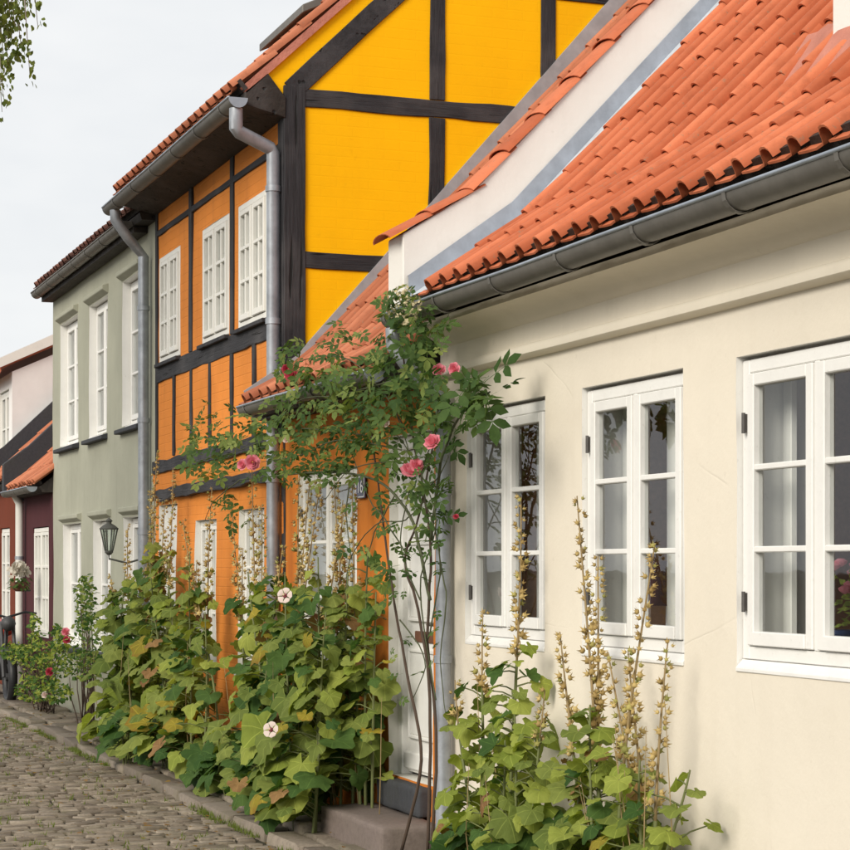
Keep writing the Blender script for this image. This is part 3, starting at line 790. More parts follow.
m.build('mortar_apron', M['pink_mortar'], roof, smooth=2)

# things on the inner sills of the cream cottage
def pot_plant(name, label, x, y, z, pot, bloom, s=1.0):
    t = thing(name, (x, y, z), label, 'potted plant')
    m = MB(); m.lathe((x, y, z), [(.045*s,0),(.062*s,.11*s),(.066*s,.11*s),(.066*s,.125*s),(.055*s,.125*s)], 14); m.build('pot', M[pot], t, smooth=True)
    m = MB()
    for k in range(46):
        a, h, r = random.uniform(0, 6.28), random.uniform(.14, .36)*s, random.uniform(.02, .12)*s
        p = Vector((x + r*math.cos(a), y + r*math.sin(a), z + h)); q = random.uniform(.02,.035)*s
        d1 = Vector((random.uniform(-1,1), random.uniform(-1,1), random.uniform(-.4,.4))).normalized()*q; d2 = d1.orthogonal().normalized()*q*.7
        m.add([p-d1, p+d2*.6, p+d1, p-d2*.6], [(0,1,2,3)])
    m.build('foliage', M['lf_light'], t, kind='stuff')
    for k in range(9):
        a, r = random.uniform(0, 6.28), random.uniform(.0, .1)*s
        m = MB(); c = (x + r*math.cos(a), y + r*math.sin(a), z + random.uniform(.26,.4)*s); m.lathe(c, [(.004,-.012*s),(.022*s,0),(.026*s,.01*s),(.012*s,.02*s)], 8); m.build('flower', M[bloom], t, smooth=True)
    return t
pot_plant('potted_plant', 'pink flowering plant in a blue pot inside the cottage window nearest the camera', FX+.25, onX(842, 620, FX+.25).y, 1.232, 'blue_pot', 'pink')
def table_lamp(x, y, z):
    t = thing('table_lamp', (x, y, z), 'dark lamp with a patterned shade on the sill of the middle cottage window', 'lamp')
    m = MB(); m.lathe((x,y,z), [(.05,0),(.05,.012),(.012,.02),(.01,.2),(.014,.2)], 12); m.build('base', M['enamel'], t, smooth=True)
    m = MB(); m.lathe((x,y,z+.19), [(.10,0),(.105,.01),(.085,.2),(.08,.2)], 16); m.build('shade', M['maroon'], t, smooth=True)
table_lamp(FX+.28, onX(668, 620, FX+.28).y, 1.232)

# ================================================================== ORANGE COTTAGE (low, behind the roses)
GY = 13.35                                 # gable plane of the tall timber-framed house
oc = thing('orange_cottage', (FX, 11.8, 0), 'low orange cottage with white panelled door half hidden by climbing roses', 'house')
dY0, dY1 = openY(389, 434)
wY0, wY1 = openY(298, 357)
wall_panel('wall', [M['orange_low'], M['white_old']], oc, CE + .002, GY - .004, 0, 2.64, [(dY0, dY1, .38, 2.36), (wY0, wY1, .92, 2.22)], amp=.014, seed=5)
m = MB(); m.box(9.5, 9.8, CE + .01, GY - .01, 0, 2.6); m.build('back_wall', M['orange_low'], oc)
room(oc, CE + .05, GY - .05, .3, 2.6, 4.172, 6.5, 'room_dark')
w = casement(oc, wY0 + .005, wY1 - .005, .94, 2.21, FX + .03, rows=3, cols=1, mat='white_old')
curtain(oc, wY0 + .02, wY1 - .02, .96, 2.2, FX + .24)
# door
m = MB(); xd = FX + .055
m.box(xd, xd + .07, dY0 + .002, dY0 + .055, .38, 2.355); m.box(xd, xd + .07, dY1 - .075, dY1 - .002, .38, 2.355); m.box(xd, xd + .07, dY0 + .055, dY1 - .075, 2.28, 2.355)
m.build('door_frame', M['white'], oc, bevel=.005)
a, b = dY0 + .058, dY1 - .078
m = MB(); m.box(xd + .03, xd + .065, a, b, .40, 2.276); door = m.build('door', M['door'], oc, bevel=.004)
def door_panel(z0, z1):
    m = MB(); m.box(xd + .018, xd + .031, a + .09, b - .09, z0, z1); m.build('panel', M['door'], door, bevel=.008)
    m = MB(); 
    for q in ((a+.07, a+.09, z0-.02, z1+.02), (b-.09, b-.07, z0-.02, z1+.02), (a+.09, b-.09, z0-.02, z0), (a+.09, b-.09, z1, z1+.02)):
        m.box(xd + .008, xd + .031, *q)
    m.build('panel_moulding', M['door'], door, bevel=.004)
door_panel(.62, 1.10); door_panel(1.30, 1.72); door_panel(1.84, 2.18)
m = MB(); m.box(xd + .005, xd + .031, a + .01, b - .01, .42, .52); m.build('kickboard', M['door'], door, bevel=.008)
m = MB(); m.box(xd + .02, xd + .031, a + .16, b - .16, 1.16, 1.225); ms_ = m.build('letter_slot', M['terracotta'], door, bevel=.004)
m = MB(); m.tube([(xd + .03, a + .05, 1.27), (xd - .02, a + .05, 1.27), (xd - .025, a + .13, 1.27)], .009, 8); m.build('handle', M['hinge'], door, smooth=True)
PROF2 = [(3.54,2.69),(3.95,2.935),(6.85,6.10)]
m = MB(); m.prism([(3.60,2.69),(3.95,2.90),(6.85,6.06),(9.9,2.9),(9.9,2.6),(3.64,2.62)], 'y', CE + .003, GY - .003); roof2 = m.build('roof', M['soffit'], oc)
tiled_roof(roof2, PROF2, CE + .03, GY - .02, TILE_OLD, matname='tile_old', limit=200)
gutter(oc, 3.50, 2.665, CE + .12, 13.08, .062)
m = MB(); m.box(3.66, 3.84, CE + .01, GY - .01, 2.60, 2.635); m.build('eaves_board', M['soffit'], oc)
# flashing where the roof meets the yellow gable
m = MB()
fl = [(3.60,2.70),(3.98,2.94),(6.85,6.08)]; fu = [(3.55,2.80),(3.93,3.06),(6.80,6.30)]
for i in range(2):
    a_, b_, c_, d_ = fl[i], fl[i+1], fu[i+1], fu[i]
    m.add([(p[0], GY - .026, p[1]) for p in (a_, b_, c_, d_)] + [(p[0], GY - .003, p[1]) for p in (a_, b_, c_, d_)], [(0,1,2,3),(3,2,6,7),(0,4,5,1)])
m.build('gable_flashing', M['lead_gable'], oc)

# house number sign
p = onX(364, 487, FX)
sg = thing('house_number_sign', (FX, p.y, p.z), 'small dark enamel house number plate reading 16 beside the white door', 'sign')
m = MB(); m.box(FX - .024, FX - .014, p.y - .085, p.y + .085, p.z - .07, p.z + .07); m.build('plate', M['enamel_blue'], sg, bevel=.003)
m = MB()
for q in ((-.08,.08,.058,.064),(-.08,.08,-.064,-.058),(-.08,-.074,-.058,.058),(.074,.08,-.058,.058)): m.box(FX - .027, FX - .0235, p.y + q[0], p.y + q[1], p.z + q[2], p.z + q[3])
m.build('border', M['enamel'], sg)
fc = bpy.data.curves.new('digits', 'FONT'); fc.body = '16'; fc.size = .12; fc.align_x = 'CENTER'; fc.align_y = 'CENTER'; fc.extrude = .001
fo = bpy.data.objects.new('digits_tmp', fc); COL.objects.link(fo)
dg = bpy.context.evaluated_depsgraph_get(); tm = bpy.data.meshes.new_from_object(fo.evaluated_get(dg)); bpy.data.objects.remove(fo)
tm.materials.clear(); tm.materials.append(M['enamel'])
inst('digits', tm, sg, frame_matrix((FX - .0262, p.y, p.z), (0,-1,0), (0,0,1), (-1,0,0)))

# entrance steps
def step_stone(name, label, x0, x1, y0, y1, z0, z1, mat):
    m = MB(); nx, ny = 5, 9
    m.box(x0, x1, y0, y1, z0, z1); o = m.build(name, M[mat], None, bevel=.009)
    bm = bmesh.new(); bm.from_mesh(o.data); bmesh.ops.subdivide_edges(bm, edges=bm.edges, cuts=5, use_grid_fill=True)
    for v in bm.verts:
        v.co += Vector((wob(v.co.x, v.co.y, v.co.z, 7), wob(v.co.y, v.co.z, v.co.x, 7), wob(v.co.z + 4, v.co.x, v.co.y, 5))) * .006 + Vector((wob(v.co.x, v.co.y, v.co.z, 23), wob(v.co.y, v.co.z, v.co.x, 23), wob(v.co.z, v.co.x, v.co.y, 23))) * .004
    bm.to_mesh(o.data); bm.free()
    o.data.polygons.foreach_set('use_smooth', [True] * len(o.data.polygons)); o.data.set_sharp_from_angle(angle=R(50))
    c = Vector((0,0,0)); 
    for v in o.data.vertices: c += v.co
    c /= len(o.data.vertices); c.z = z0
    for v in o.data.vertices: v.co -= c
    o.location = c
    return tag(o, label, 'step')
step_stone('door_step', 'worn brown granite block step in front of the white door', 3.45, 3.80, 10.10, 11.20, .02, .20, 'step')
step_stone('threshold_step', 'narrow dark slate threshold directly under the white door', 3.765, 3.90, 10.40, 11.12, .206, .368, 'slate')
step_stone('flat_stone', 'low flat paving slab leaning at the foot of the granite step', 3.34, 3.62, 11.24, 11.62, .0, .095, 'kerb')

# ================================================================== TALL TIMBER-FRAMED HOUSE (orange front, yellow gable)
TY1 = 17.42
th = thing('timber_framed_house', (FX, 15, 0), 'tall timber-framed house with orange front and bright yellow gable', 'house')
up = [openY(160, 180.5), openY(203, 229.5), openY(239, 268)]
gd = [openY(160, 178), openY(196.5, 218), openY(240, 266)]
ops = [(a, b, 3.37, 4.30) for a, b in up] + [(gd[0][0], gd[0][1], .25, 2.13), (gd[1][0], gd[1][1], .80, 1.97), (gd[2][0], gd[2][1], .80, 2.02)]
def bul(y, z):                      # the old ground floor swells out below the lower beam
    b = 0.0
    if z < 2.5:
        q = max(0, 1 - abs(z - 2.38) / .16); b += .035 * q
        b += .02 * math.exp(-((z - 1.2) / .8) ** 2)
        for a_, c_, zz, z2 in ops[3:]:
            dy = max(a_ - y, y - c_, 0)
            if z2 < z < 2.18 and dy < .02: b -= .012
    return b
wall_panel('wall', [M['orange'], M['white_old']], th, GY + .004, TY1, 0, 4.84, ops, amp=.012, seed=9, step=.11, bulge=bul)
m = MB(); m.box(9.6, 9.9, GY + .21, TY1, 0, 4.9); m.build('back_wall', M['orange'], th)
gab = [(3.852,0),(3.852,4.74),(3.70,4.93),(3.70,5.01),(6.9,7.99),(9.9,5.1),(9.9,0)]
m = MB()
# gable as a fine grid clipped by its outline would be costly: one skin with a gently uneven face
m.prism([(p[0], p[1]) for p in gab], 'y', GY, GY + .2); m.build('gable_wall', M['yellow'], th)
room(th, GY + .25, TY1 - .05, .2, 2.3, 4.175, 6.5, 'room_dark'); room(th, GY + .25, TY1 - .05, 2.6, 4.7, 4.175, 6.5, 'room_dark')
for a, b in up:
    w = casement(th, a + .003, b - .003, 3.375, 4.295, FX - .006, sashes=2, cols=2, rows=3, fr=.045, st=.04, bar=.028, mat='white_old', hinges=False, sill=False)
    m = MB(); m.box(FX - .05, FX + .02, a - .02, b + .02, 3.335, 3.368); m.build('sill', M['timber'], w, bevel=.005)
    curtain(th, a + .01, b - .01, 3.38, 4.29, FX + .17, .018)
a, b = gd[0]
m = MB(); m.box(FX + .03, FX + .08, a + .003, b - .003, .26, 2.12); dr = m.build('door', M['white_old'], th, bevel=.006)
for z0, z1 in ((.45, 1.0), (1.15, 1.95)):
    m = MB(); m.box(FX + .018, FX + .031, a + .10, b - .10, z0, z1); m.build('panel', M['white_old'], dr, bevel=.006)
for (a, b), zt in zip(gd[1:], (1.965, 2.015)):
    casement(th, a + .004, b - .004, .81, zt, FX + .035, sashes=2, cols=2, rows=3, fr=.04, st=.035, bar=.022, mat='white_old', hinges=False)
    curtain(th, a + .01, b - .01, .82, zt, FX + .2, .018)
# street-front timbers
yy = lambda x: onX(x, 566, FX).y
yR, yL = GY + .13, TY1 - .03
timber(th, (yR - .1, 3.285), (yL, 3.285), .145, 'x', name='sill_beam', jit=.014)
timber(th, (yR - .1, 2.49), (yL, 2.46), .11, 'x', name='sill_beam', jit=.02, proud=.05)
timber(th, (yR, 2.245), (yL - .02, 2.215), .09, 'x', name='sill_beam', jit=.03, proud=.055)
timber(th, (yR, 4.525), (yL, 4.525), .05, 'x', name='rail', jit=.006)
timber(th, (GY + .07, 2.52), (GY + .07, 4.80), .12, 'x', name='post')
timber(th, (yL + .0, 2.5), (yL + .0, 4.74), .075, 'x', name='post')
for x in (191.5, 233): timber(th, (yy(x), 3.36), (yy(x), 4.74), .10, 'x', name='post')
for x in (174.6, 192, 210.6, 232.5, 254.7): timber(th, (yy(x), 2.54), (yy(x), 3.22), .075, 'x', name='stud')
# gable timbers
def G(px, py): q = onY(px, py, GY); return (q.x, q.z)
timber(th, (3.918, 0), (3.918, 4.93), .155, 'y', X=GY, name='post', proud=.02)
timber(th, G(303, 98), (9.6, G(303, 98)[1] + .0), .125, 'y', X=GY, name='beam', jit=.012)
timber(th, G(302, 260), (9.6, G(302, 260)[1]), .115, 'y', X=GY, name='beam', jit=.012)
timber(th, (3.98, 1.9), (9.6, 1.9), .12, 'y', X=GY, name='beam')
b1 = G(303, 98)[1]
timber(th, G(291, 91), G(430, -38), .145, 'y', X=GY, name='brace', jit=.01, proud=.017)
xA, xB = G(437, 100)[0], G(548, 50)[0]
timber(th, (xA, b1 + .064), (xA + .01, 7.0), .115, 'y', X=GY, name='post'); timber(th, (xA - .02, 3.4), (xA, b1 - .064), .115, 'y', X=GY, name='post', jit=.012)
timber(th, (xB, b1 + .064), (xB, 7.4), .115, 'y', X=GY, name='post'); timber(th, (xB, 3.4), (xB, b1 - .064), .115, 'y', X=GY, name='post')
timber(th, (xB + 1.05, 4.5), (xB + 1.05, 7.6), .115, 'y', X=GY, name='post'); timber(th, (xB + 2.1, 4.5), (xB + 2.1, 6.8), .115, 'y', X=GY, name='post')
zc = G(575, -6)[1]
timber(th, (xA + .08, zc + .4), (xB - .06, zc + .4), .11, 'y', X=GY, name='beam'); timber(th, (xB + .06, zc), (9.0, zc), .11, 'y', X=GY, name='beam')
# roof, soffit, gutter
PROF3 = [(3.50,4.855),(3.80,5.12),(6.9,8.03)]
m = MB(); m.prism([(3.58,4.84),(3.80,5.07),(6.9,7.985),(10.0,5.0),(10.0,4.9),(6.9,7.85),(3.9,5.0),(3.62,4.82)], 'y', GY + .01, TY1 + .05); roof3 = m.build('roof', M['soffit'], th)
m = MB(); m.prism([(3.56,4.77),(3.56,4.86),(3.72,5.0),(3.85,4.84),(3.848,4.70)], 'y', GY - .03, TY1 + .04); m.build('eaves_box', M['soffit'], th, bevel=.004)
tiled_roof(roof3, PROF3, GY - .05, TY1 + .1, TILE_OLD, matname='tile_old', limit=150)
m = MB(); m.quad((6.9,GY-.08,8.03),(6.9,TY1+.1,8.03),(10.0,TY1+.1,5.05),(10.0,GY-.08,5.05)); m.build('back_slope', M['tile_old'], roof3)
for k in range(14): inst('ridge_tile', CAP, roof3, frame_matrix((6.9, GY - .08 + k * .31, 8.03), (1,0,0), (0,1,0), (0,0,1), 1.2))
# mortar under the verge tiles, and a small roof hatch seen edge-on
m = MB(); m.prism([(3.53,4.885),(3.80,5.135),(6.9,8.045),(6.9,7.975),(3.80,5.065),(3.57,4.85)], 'y', GY - .03, GY + .008); m.build('verge_mortar', M['pink_mortar'], roof3)
m = MB(); m.prism([(4.22,5.50),(4.22,5.63),(4.50,5.76),(4.50,5.72)], 'y', GY + .40, GY + 1.45); m.build('hatch', M['white_wall'], roof3)
m = MB(); m.prism([(4.08,5.545),(4.08,5.605),(4.62,5.86),(4.62,5.80)], 'y', GY + .34, GY + 1.5); m.build('hatch_roof', M['gutter'], roof3, bevel=.006)
gutter(th, 3.50, 4.80, GY - .07, TY1 + .36, .066)
downpipe(th, [(3.50,GY-.01,4.74),(3.50,GY-.01,4.60),(3.52,GY+.0,4.585),(3.765,GY+.06,4.50),(3.785,GY+.065,4.47),(3.785,GY+.065,.1)], .047, 'zinc', [((3.785,GY+.065,4.22),(0,0,1)),((3.785,GY+.065,3.3),(0,0,1)),((3.785,GY+.065,2.2),(0,0,1))])

# ================================================================== GREY-GREEN HOUSE
gh = thing('grey_house', (FX, 20, 0), 'two-storey grey-green plastered house with deep white window reveals', 'house')
GY0, GY1 = TY1 + .003, 22.85
gu = [openY(60, 77.5), openY(88.5, 107), openY(122, 142)]
gl = [openY(63, 81), openY(93, 111), openY(124, 142)]
zu = [(2.93, 4.29), (2.93, 4.29), (2.93, 4.31)]
ops = [(a, b, c, d) for (a, b), (c, d) in zip(gu, zu)] + [(a, b, .75, 2.06) for a, b in gl]
wall_panel('wall', [M['grey_wall'], M['white']], gh, GY0, GY1, 0, 4.70, ops, amp=.012, seed=14, thick=.36)
m = MB(); m.box(9.6, 9.9, GY0, GY1, 0, 4.65); m.box(FX + .365, 9.6, GY1 - .25, GY1 - .003, 0, 4.65); m.build('back_wall', M['grey_wall'], gh)
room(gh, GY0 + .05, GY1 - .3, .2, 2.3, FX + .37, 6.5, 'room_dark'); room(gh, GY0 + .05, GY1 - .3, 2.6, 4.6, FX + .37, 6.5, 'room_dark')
for k, (a, b, c, d) in enumerate(ops):
    w = casement(gh, a + .004, b - .004, c + .01, d - .01, FX + .085, sashes=2, cols=1, rows=3 if k < 3 else 2, fr=.045, st=.04, bar=.024, mat='white', hinges=False)
    m = MB(); m.prism([(FX - .07, c - .075), (FX - .07, c - .035), (FX + .03, c - .004), (FX + .03, c - .075)], 'y', a - .05, b + .05); m.build('sill_slab', M['slate'], w, bevel=.006)
    m = MB(); m.prism([(FX - .055, d + .05), (FX - .055, d + .09), (FX + .01, d + .11), (FX + .01, d + .008)], 'y', a - .03, b + .03); m.build('hood', M['grey_wall'], w, bevel=.005)
    curtain(gh, a + .3, b - .02, c + .02, d - .02, FX + .30, .015)
PROF4 = [(3.66,4.745),(3.95,4.93),(6.9,7.05)]
m = MB(); m.prism([(3.70,4.72),(3.95,4.885),(6.9,7.01),(10,4.9),(10,4.68),(3.72,4.66)], 'y', GY0 + .02, GY1 + .06); roof4 = m.build('roof', M['soffit'], gh)
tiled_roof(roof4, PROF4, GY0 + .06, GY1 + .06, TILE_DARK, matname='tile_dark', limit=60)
m = MB(); m.box(3.72, 3.845, GY0 + .36, GY1, 4.60, 4.655); m.build('eaves_board', M['soffit'], gh)
gutter(gh, 3.67, 4.70, GY0 + .40, GY1 + .04, .062, rim='gutter')
gp = onX(143.5, 566, 3.775).y
downpipe(gh, [(3.50,TY1+.10,4.74),(3.50,TY1+.10,4.66),(3.62,gp-.1,4.50),(3.775,gp,4.36),(3.775,gp,.1)], .048, 'zinc', [((3.775,gp,3.9),(0,0,1)),((3.775,gp,2.9),(0,0,1)),((3.775,gp,1.9),(0,0,1))])

# wall lantern on the grey house
LS = .78; lc = onX(109, 538, 3.58)
ln = thing('wall_lantern', (FX, lc.y, lc.z), 'old tapered glass wall lantern on iron bracket on the grey house', 'lantern')
m = MB(); m.tube([(FX, lc.y, lc.z - .20), (FX - .1, lc.y, lc.z - .23), (lc.x, lc.y, lc.z - .19), (lc.x, lc.y, lc.z - .13)], .009, 8); m.build('bracket', M['iron'], ln, smooth=True)
def frustum(mb, c, r0, r1, z0, z1, n=6):
    vs = [(c[0]+r*math.cos(2*math.pi*k/n), c[1]+r*math.sin(2*math.pi*k/n), c[2]+z) for r, z in ((r0,z0),(r1,z1)) for k in range(n)]
    mb.add(vs, [(k, (k+1)%n, n+(k+1)%n, n+k) for k in range(n)])
m = MB(); frustum(m, lc, .045*LS, .098*LS, -.15*LS, .10*LS); m.build('glass', M['lamp_glass'], ln)
m = MB()
for k in range(6):
    q = 2*math.pi*k/6; m.tube([(lc.x+.047*LS*math.cos(q), lc.y+.047*LS*math.sin(q), lc.z-.15*LS), (lc.x+.10*LS*math.cos(q), lc.y+.10*LS*math.sin(q), lc.z+.10*LS)], .006, 5)
m.build('cage', M['iron'], ln)
m = MB(); m.lathe((lc.x, lc.y, lc.z+.10*LS), [(r*LS, z*LS) for r, z in ((.112,0),(.115,.012),(.07,.05),(.03,.07),(.03,.09),(.045,.10),(.02,.125),(.004,.14))], 12); m.build('cap', M['iron'], ln, smooth=True)
m = MB(); m.lathe((lc.x, lc.y, lc.z-.17*LS), [(r*LS, z*LS) for r, z in ((.02,-.03),(.05,0),(.05,.02),(.045,.022))], 12); m.build('base', M['iron'], ln, smooth=True)

# ================================================================== FAR COTTAGES
MY0, MY1, RY1 = 22.853, 25.0, 27.3
mh = thing('maroon_cottage', (FX, 24, 0), 'small dark maroon cottage with a tall white grid window beyond the grey house', 'house')
a, b = openY(33, 49)
wall_panel('wall', [M['maroon'], M['maroon']], mh, MY0, MY1, 0, 2.45, [(a, b, .75, 2.06)], amp=.008, seed=20)
room(mh, MY0 + .1, MY1 - .1, .3, 2.4, FX + .33, 5.5, 'room_dark')
casement(mh, a + .004, b - .004, .76, 2.05, FX + .015, sashes=2, cols=2, rows=3, fr=.05, st=.04, bar=.03, mat='white_old', hinges=False, sill=False)
curtain(mh, a + .02, b - .02, .78, 2.0, FX + .14, .015)
P5 = [(3.66,2.52),(3.9,2.70),(6.9,5.55)]
m = MB(); m.prism([(3.70,2.50),(3.9,2.66),(6.9,5.51),(9.8,2.6),(9.8,2.4),(3.74,2.44)], 'y', MY0, MY1); r5 = m.build('roof', M['soffit'], mh)
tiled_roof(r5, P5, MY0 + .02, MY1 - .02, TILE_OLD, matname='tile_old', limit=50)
gutter(mh, 3.62, 2.50, MY0 + .05, MY1 - .04, .058, rim='gutter_rim')
m = MB(); m.prism([(3.60,2.50),(3.60,2.86),(3.92,3.10),(6.9,5.95),(9.8,3.0),(9.8,2.4),(3.85,2.4)], 'y', MY1, MY1 + .12); m.build('slate_parapet', M['slate'], mh, bevel=.008)
dpx = onX(19.5, 566, 3.77).y
rh = thing('rust_red_cottage', (FX, 26, 0), 'rust red cottage at the left edge with a pale downpipe on its corner', 'house')
a2, b2 = openY(1, 6.5)
wall_panel('wall', [M['rust'], M['rust']], rh, MY1 + .123, RY1, 0, 2.6, [(a2 - .3, b2 + .05, .8, 2.1)], amp=.008, seed=23)
casement(rh, a2 - .296, b2 + .046, .81, 2.09, FX + .02, sashes=2, cols=1, rows=3, mat='white_old', hinges=False, sill=False)
room(rh, MY1 + .2, RY1 - .1, .3, 2.4, FX + .33, 5.5, 'room_dark')
P6 = [(3.66,2.66),(3.9,2.84),(6.9,5.70)]
m = MB(); m.prism([(3.70,2.64),(3.9,2.80),(6.9,5.66),(9.8,2.7),(9.8,2.5),(3.74,2.58)], 'y', MY1 + .123, RY1); r6 = m.build('roof', M['soffit'], rh)
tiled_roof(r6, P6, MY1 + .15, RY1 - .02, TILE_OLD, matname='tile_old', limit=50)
downpipe(rh, [(3.70,dpx,2.5),(3.77,dpx,2.36),(3.77,dpx,.1)], .05, 'white_old', [((3.77,dpx,1.7),(0,0,1))])
m = MB(); m.prism([(3.62,2.72),(3.62,2.98),(3.94,3.22),(6.9,6.05),(6.9,5.70),(3.94,2.86)], 'y', RY1 - .12, RY1 - .004); m.build('verge_flashing', M['slate'], rh)
wh = thing('white_house', (4.0, 30, 0), 'tall white gabled house seen behind the far low roofs', 'house')
wx = 4.05
c0 = onY(14, 372, RY1 + .05)
zr = c0.z
m = MB(); m.prism([(wx,0),(wx,zr),(9.0,zr+2.25),(9.0,0)], 'y', RY1, RY1 + .25); m.build('gable_wall', M['far_white'], wh)
a3, b3 = RY1 + .3, RY1 + 1.25
wall_panel('wall', [M['far_white'], M['white']], wh, RY1 + .252, 33, 0, zr, [(a3, b3, zr - 1.25, zr - .2)], X=wx, amp=.006, seed=30)
casement(wh, a3 + .004, b3 - .004, zr - 1.24, zr - .21, wx + .04, rows=2, hinges=False, mat='white_old')
room(wh, RY1 + .3, 32.5, zr - 1.6, zr - .05, wx + .33, 5.6, 'room_dark')
m = MB(); m.prism([(wx-.25,zr-.01),(wx-.25,zr+.03),(9.0,zr+2.43),(9.0,zr+2.38)], 'y', RY1 - .08, 33); m.build('roof', M['tile_old'], wh)
m = MB(); m.prism([(wx-.2,zr+.03),(wx-.2,zr+.16),(9.0,zr+2.65),(9.0,zr+2.45)], 'y', RY1 - .10, RY1 - .02); m.build('bargeboard', M['white_old'], wh)
m = MB(); m.tube([(wx-.22, RY1-.1, zr+.0), (wx-.22, 33, zr+.0)], .06, 8); m.build('eaves_roll', M['tile_old'], wh, smooth=True)

# ================================================================== PLANTS
def hollyhock_leaf(name, mat, seed):
    random.seed(seed); n = 20; lob = random.choice((5, 5, 7)); ph = random.uniform(-.1, .1)
    vs = [(0, 0, .0)]; fs = []
    fold = random.uniform(.02, .13); droop = random.uniform(.05, .75); cup = random.uniform(-.32, .28); vf = random.uniform(-.28, .34)
    for ring, q in ((0, .52), (1, 1.0)):
        for k in range(n + 1):
            a = R(-158) + R(316) * k / n
            lobe = math.cos(a * lob * .5 * 2 / 2 * 1.0 + ph) if lob == 5 else math.cos(a * 3.5 + ph)
            lobe = abs(math.cos(a * (lob / 2.0) + ph)) ** .8
            r = (.60 + .40 * (.5 + .5 * math.cos(a * .8))) * (.72 + .28 * lobe) * (1 + random.uniform(-.07, .07))
            r *= q if ring == 0 else 1
            x, y = r * math.sin(a), r * math.cos(a)
            z = cup * r * r + vf * abs(x) - droop * max(0, y) ** 2 * .8 + fold * (lobe - .5) * r + (.10 * random.uniform(-1, 1) * r if ring else .04 * random.uniform(-1, 1)) + .05 * (1 if ring == 0 else 0)
            vs.append((x, y, z))
    N = n + 1
    for k in range(n):
        fs.append((0, 1 + k + 1, 1 + k)); fs.append((1 + k, 1 + k + 1, 1 + N + k + 1, 1 + N + k))
    me = bpy.data.meshes.new(name); me.from_pydata(vs, [], [f for f in fs]); me.materials.append(mat)
    me.polygons.foreach_set('use_smooth', [True] * len(me.polygons)); me.update()
    bm = bmesh.new(); bm.from_mesh(me)
    for f in bm.faces:
        if f.normal.z < 0: f.normal_flip()
    bm.to_mesh(me); bm.free()
    return me
HL = {k: [hollyhock_leaf('hollyhock_leaf', M[k], 300 + 17 * i + 5 * j) for j in range(11)] for i, k in enumerate(('lf_dark', 'lf', 'lf_light', 'lf_yellow', 'lf_brown'))}
def pod_mesh(name, mat):
    random.seed(3); bm = bmesh.new(); bmesh.ops.create_icosphere(bm, subdivisions=1, radius=.5)
    bmesh.ops.delete(bm, geom=[], context='VERTS')
    for v in bm.verts: v.co.z *= .8
    for k in range(5):
        a = 2 * math.pi * k / 5; b = a + .5; c = a - .5
        vs = [bm.verts.new((.35 * math.cos(c), .35 * math.sin(c), .15)), bm.verts.new((.35 * math.cos(b), .35 * math.sin(b), .15)), bm.verts.new((.85 * math.cos(a), .85 * math.sin(a), .62))]
        bm.faces.new(vs)
    me = bpy.data.meshes.new(name); bm.to_mesh(me); bm.free(); me.materials.append(mat); return me
POD, PODG = pod_mesh('seed_pod', M['pod']), pod_mesh('seed_pod_green', M['pod_green'])
def bez(a, b, c, d, t): u = 1 - t; return a*u*u*u + b*3*u*u*t + c*3*u*t*t + d*t*t*t
def leaf_matrix(pos, fwd, nrm, s):
    fwd = fwd.normalized(); nrm = (nrm - fwd * nrm.dot(fwd)).normalized(); x = fwd.cross(nrm)
    return frame_matrix(pos, x, fwd, nrm, s)
PALS = {'mass': (('lf_dark', 26), ('lf', 46), ('lf_light', 20), ('lf_yellow', 4), ('lf_brown', 4)),
        'light': (('lf_dark', 8), ('lf', 34), ('lf_light', 54), ('lf_yellow', 1), ('lf_brown', 3)),
        'dark': (('lf_dark', 74), ('lf', 25), ('lf_light', 1)),
        'mid': (('lf_dark', 20), ('lf', 60), ('lf_light', 18), ('lf_yellow', 2))}
def pick(pal):
    ks = PALS[pal]; return random.choices([k for k, w in ks], [w for k, w in ks])[0]
def put_leaf(t, stem_mb, base, az, size, pal, pet, tilt=None):
    """petiole from base outwards, leaf blade on its end facing out and up"""
    out = Vector((math.cos(az), math.sin(az), 0))
    if out.x > .1: out.x *= .25; out.normalize()
    tip = base + out * pet + Vector((0, 0, pet * random.uniform(.05, .5)))
    if tip.x > FX - .04: tip.x = FX - .04
    qx, qy = px_of(tip); r_ = size * 90
    if 318 - r_ * .4 < qx < 436 and qy > 790 - r_ * .6: return
    if 392 - r_ * .6 < qx < 440 and qy > 540: return
    if 214 < qx < 240 and qy < 715 and random.random() < .8: return
    if 150 < qx < 330 and qy < 590 and random.random() < .35: return
    stem_mb.tube([base, (base + tip) / 2 + Vector((0, 0, pet * .08)), tip], [.0045, .0035, .003], 4, cap=False)
    view = Vector((-.55, -.55, .62))
    nrm = (out * random.uniform(.2, .8) + Vector((0, 0, random.uniform(.35, 1.0))) + view * random.uniform(.2, .9) + Vector((random.uniform(-.4,.4), random.uniform(-.4,.4), random.uniform(-.2,.3)))).normalized()
    fwd = (out + Vector((random.uniform(-.5,.5), random.uniform(-.5,.5), random.uniform(-1.0, .0))))
    pk = pick(pal)
    inst('leaf', random.choice(HL[pk]), t, leaf_matrix(tip, fwd, nrm, size * (.75 if pk in ('lf_brown',) else 1)))
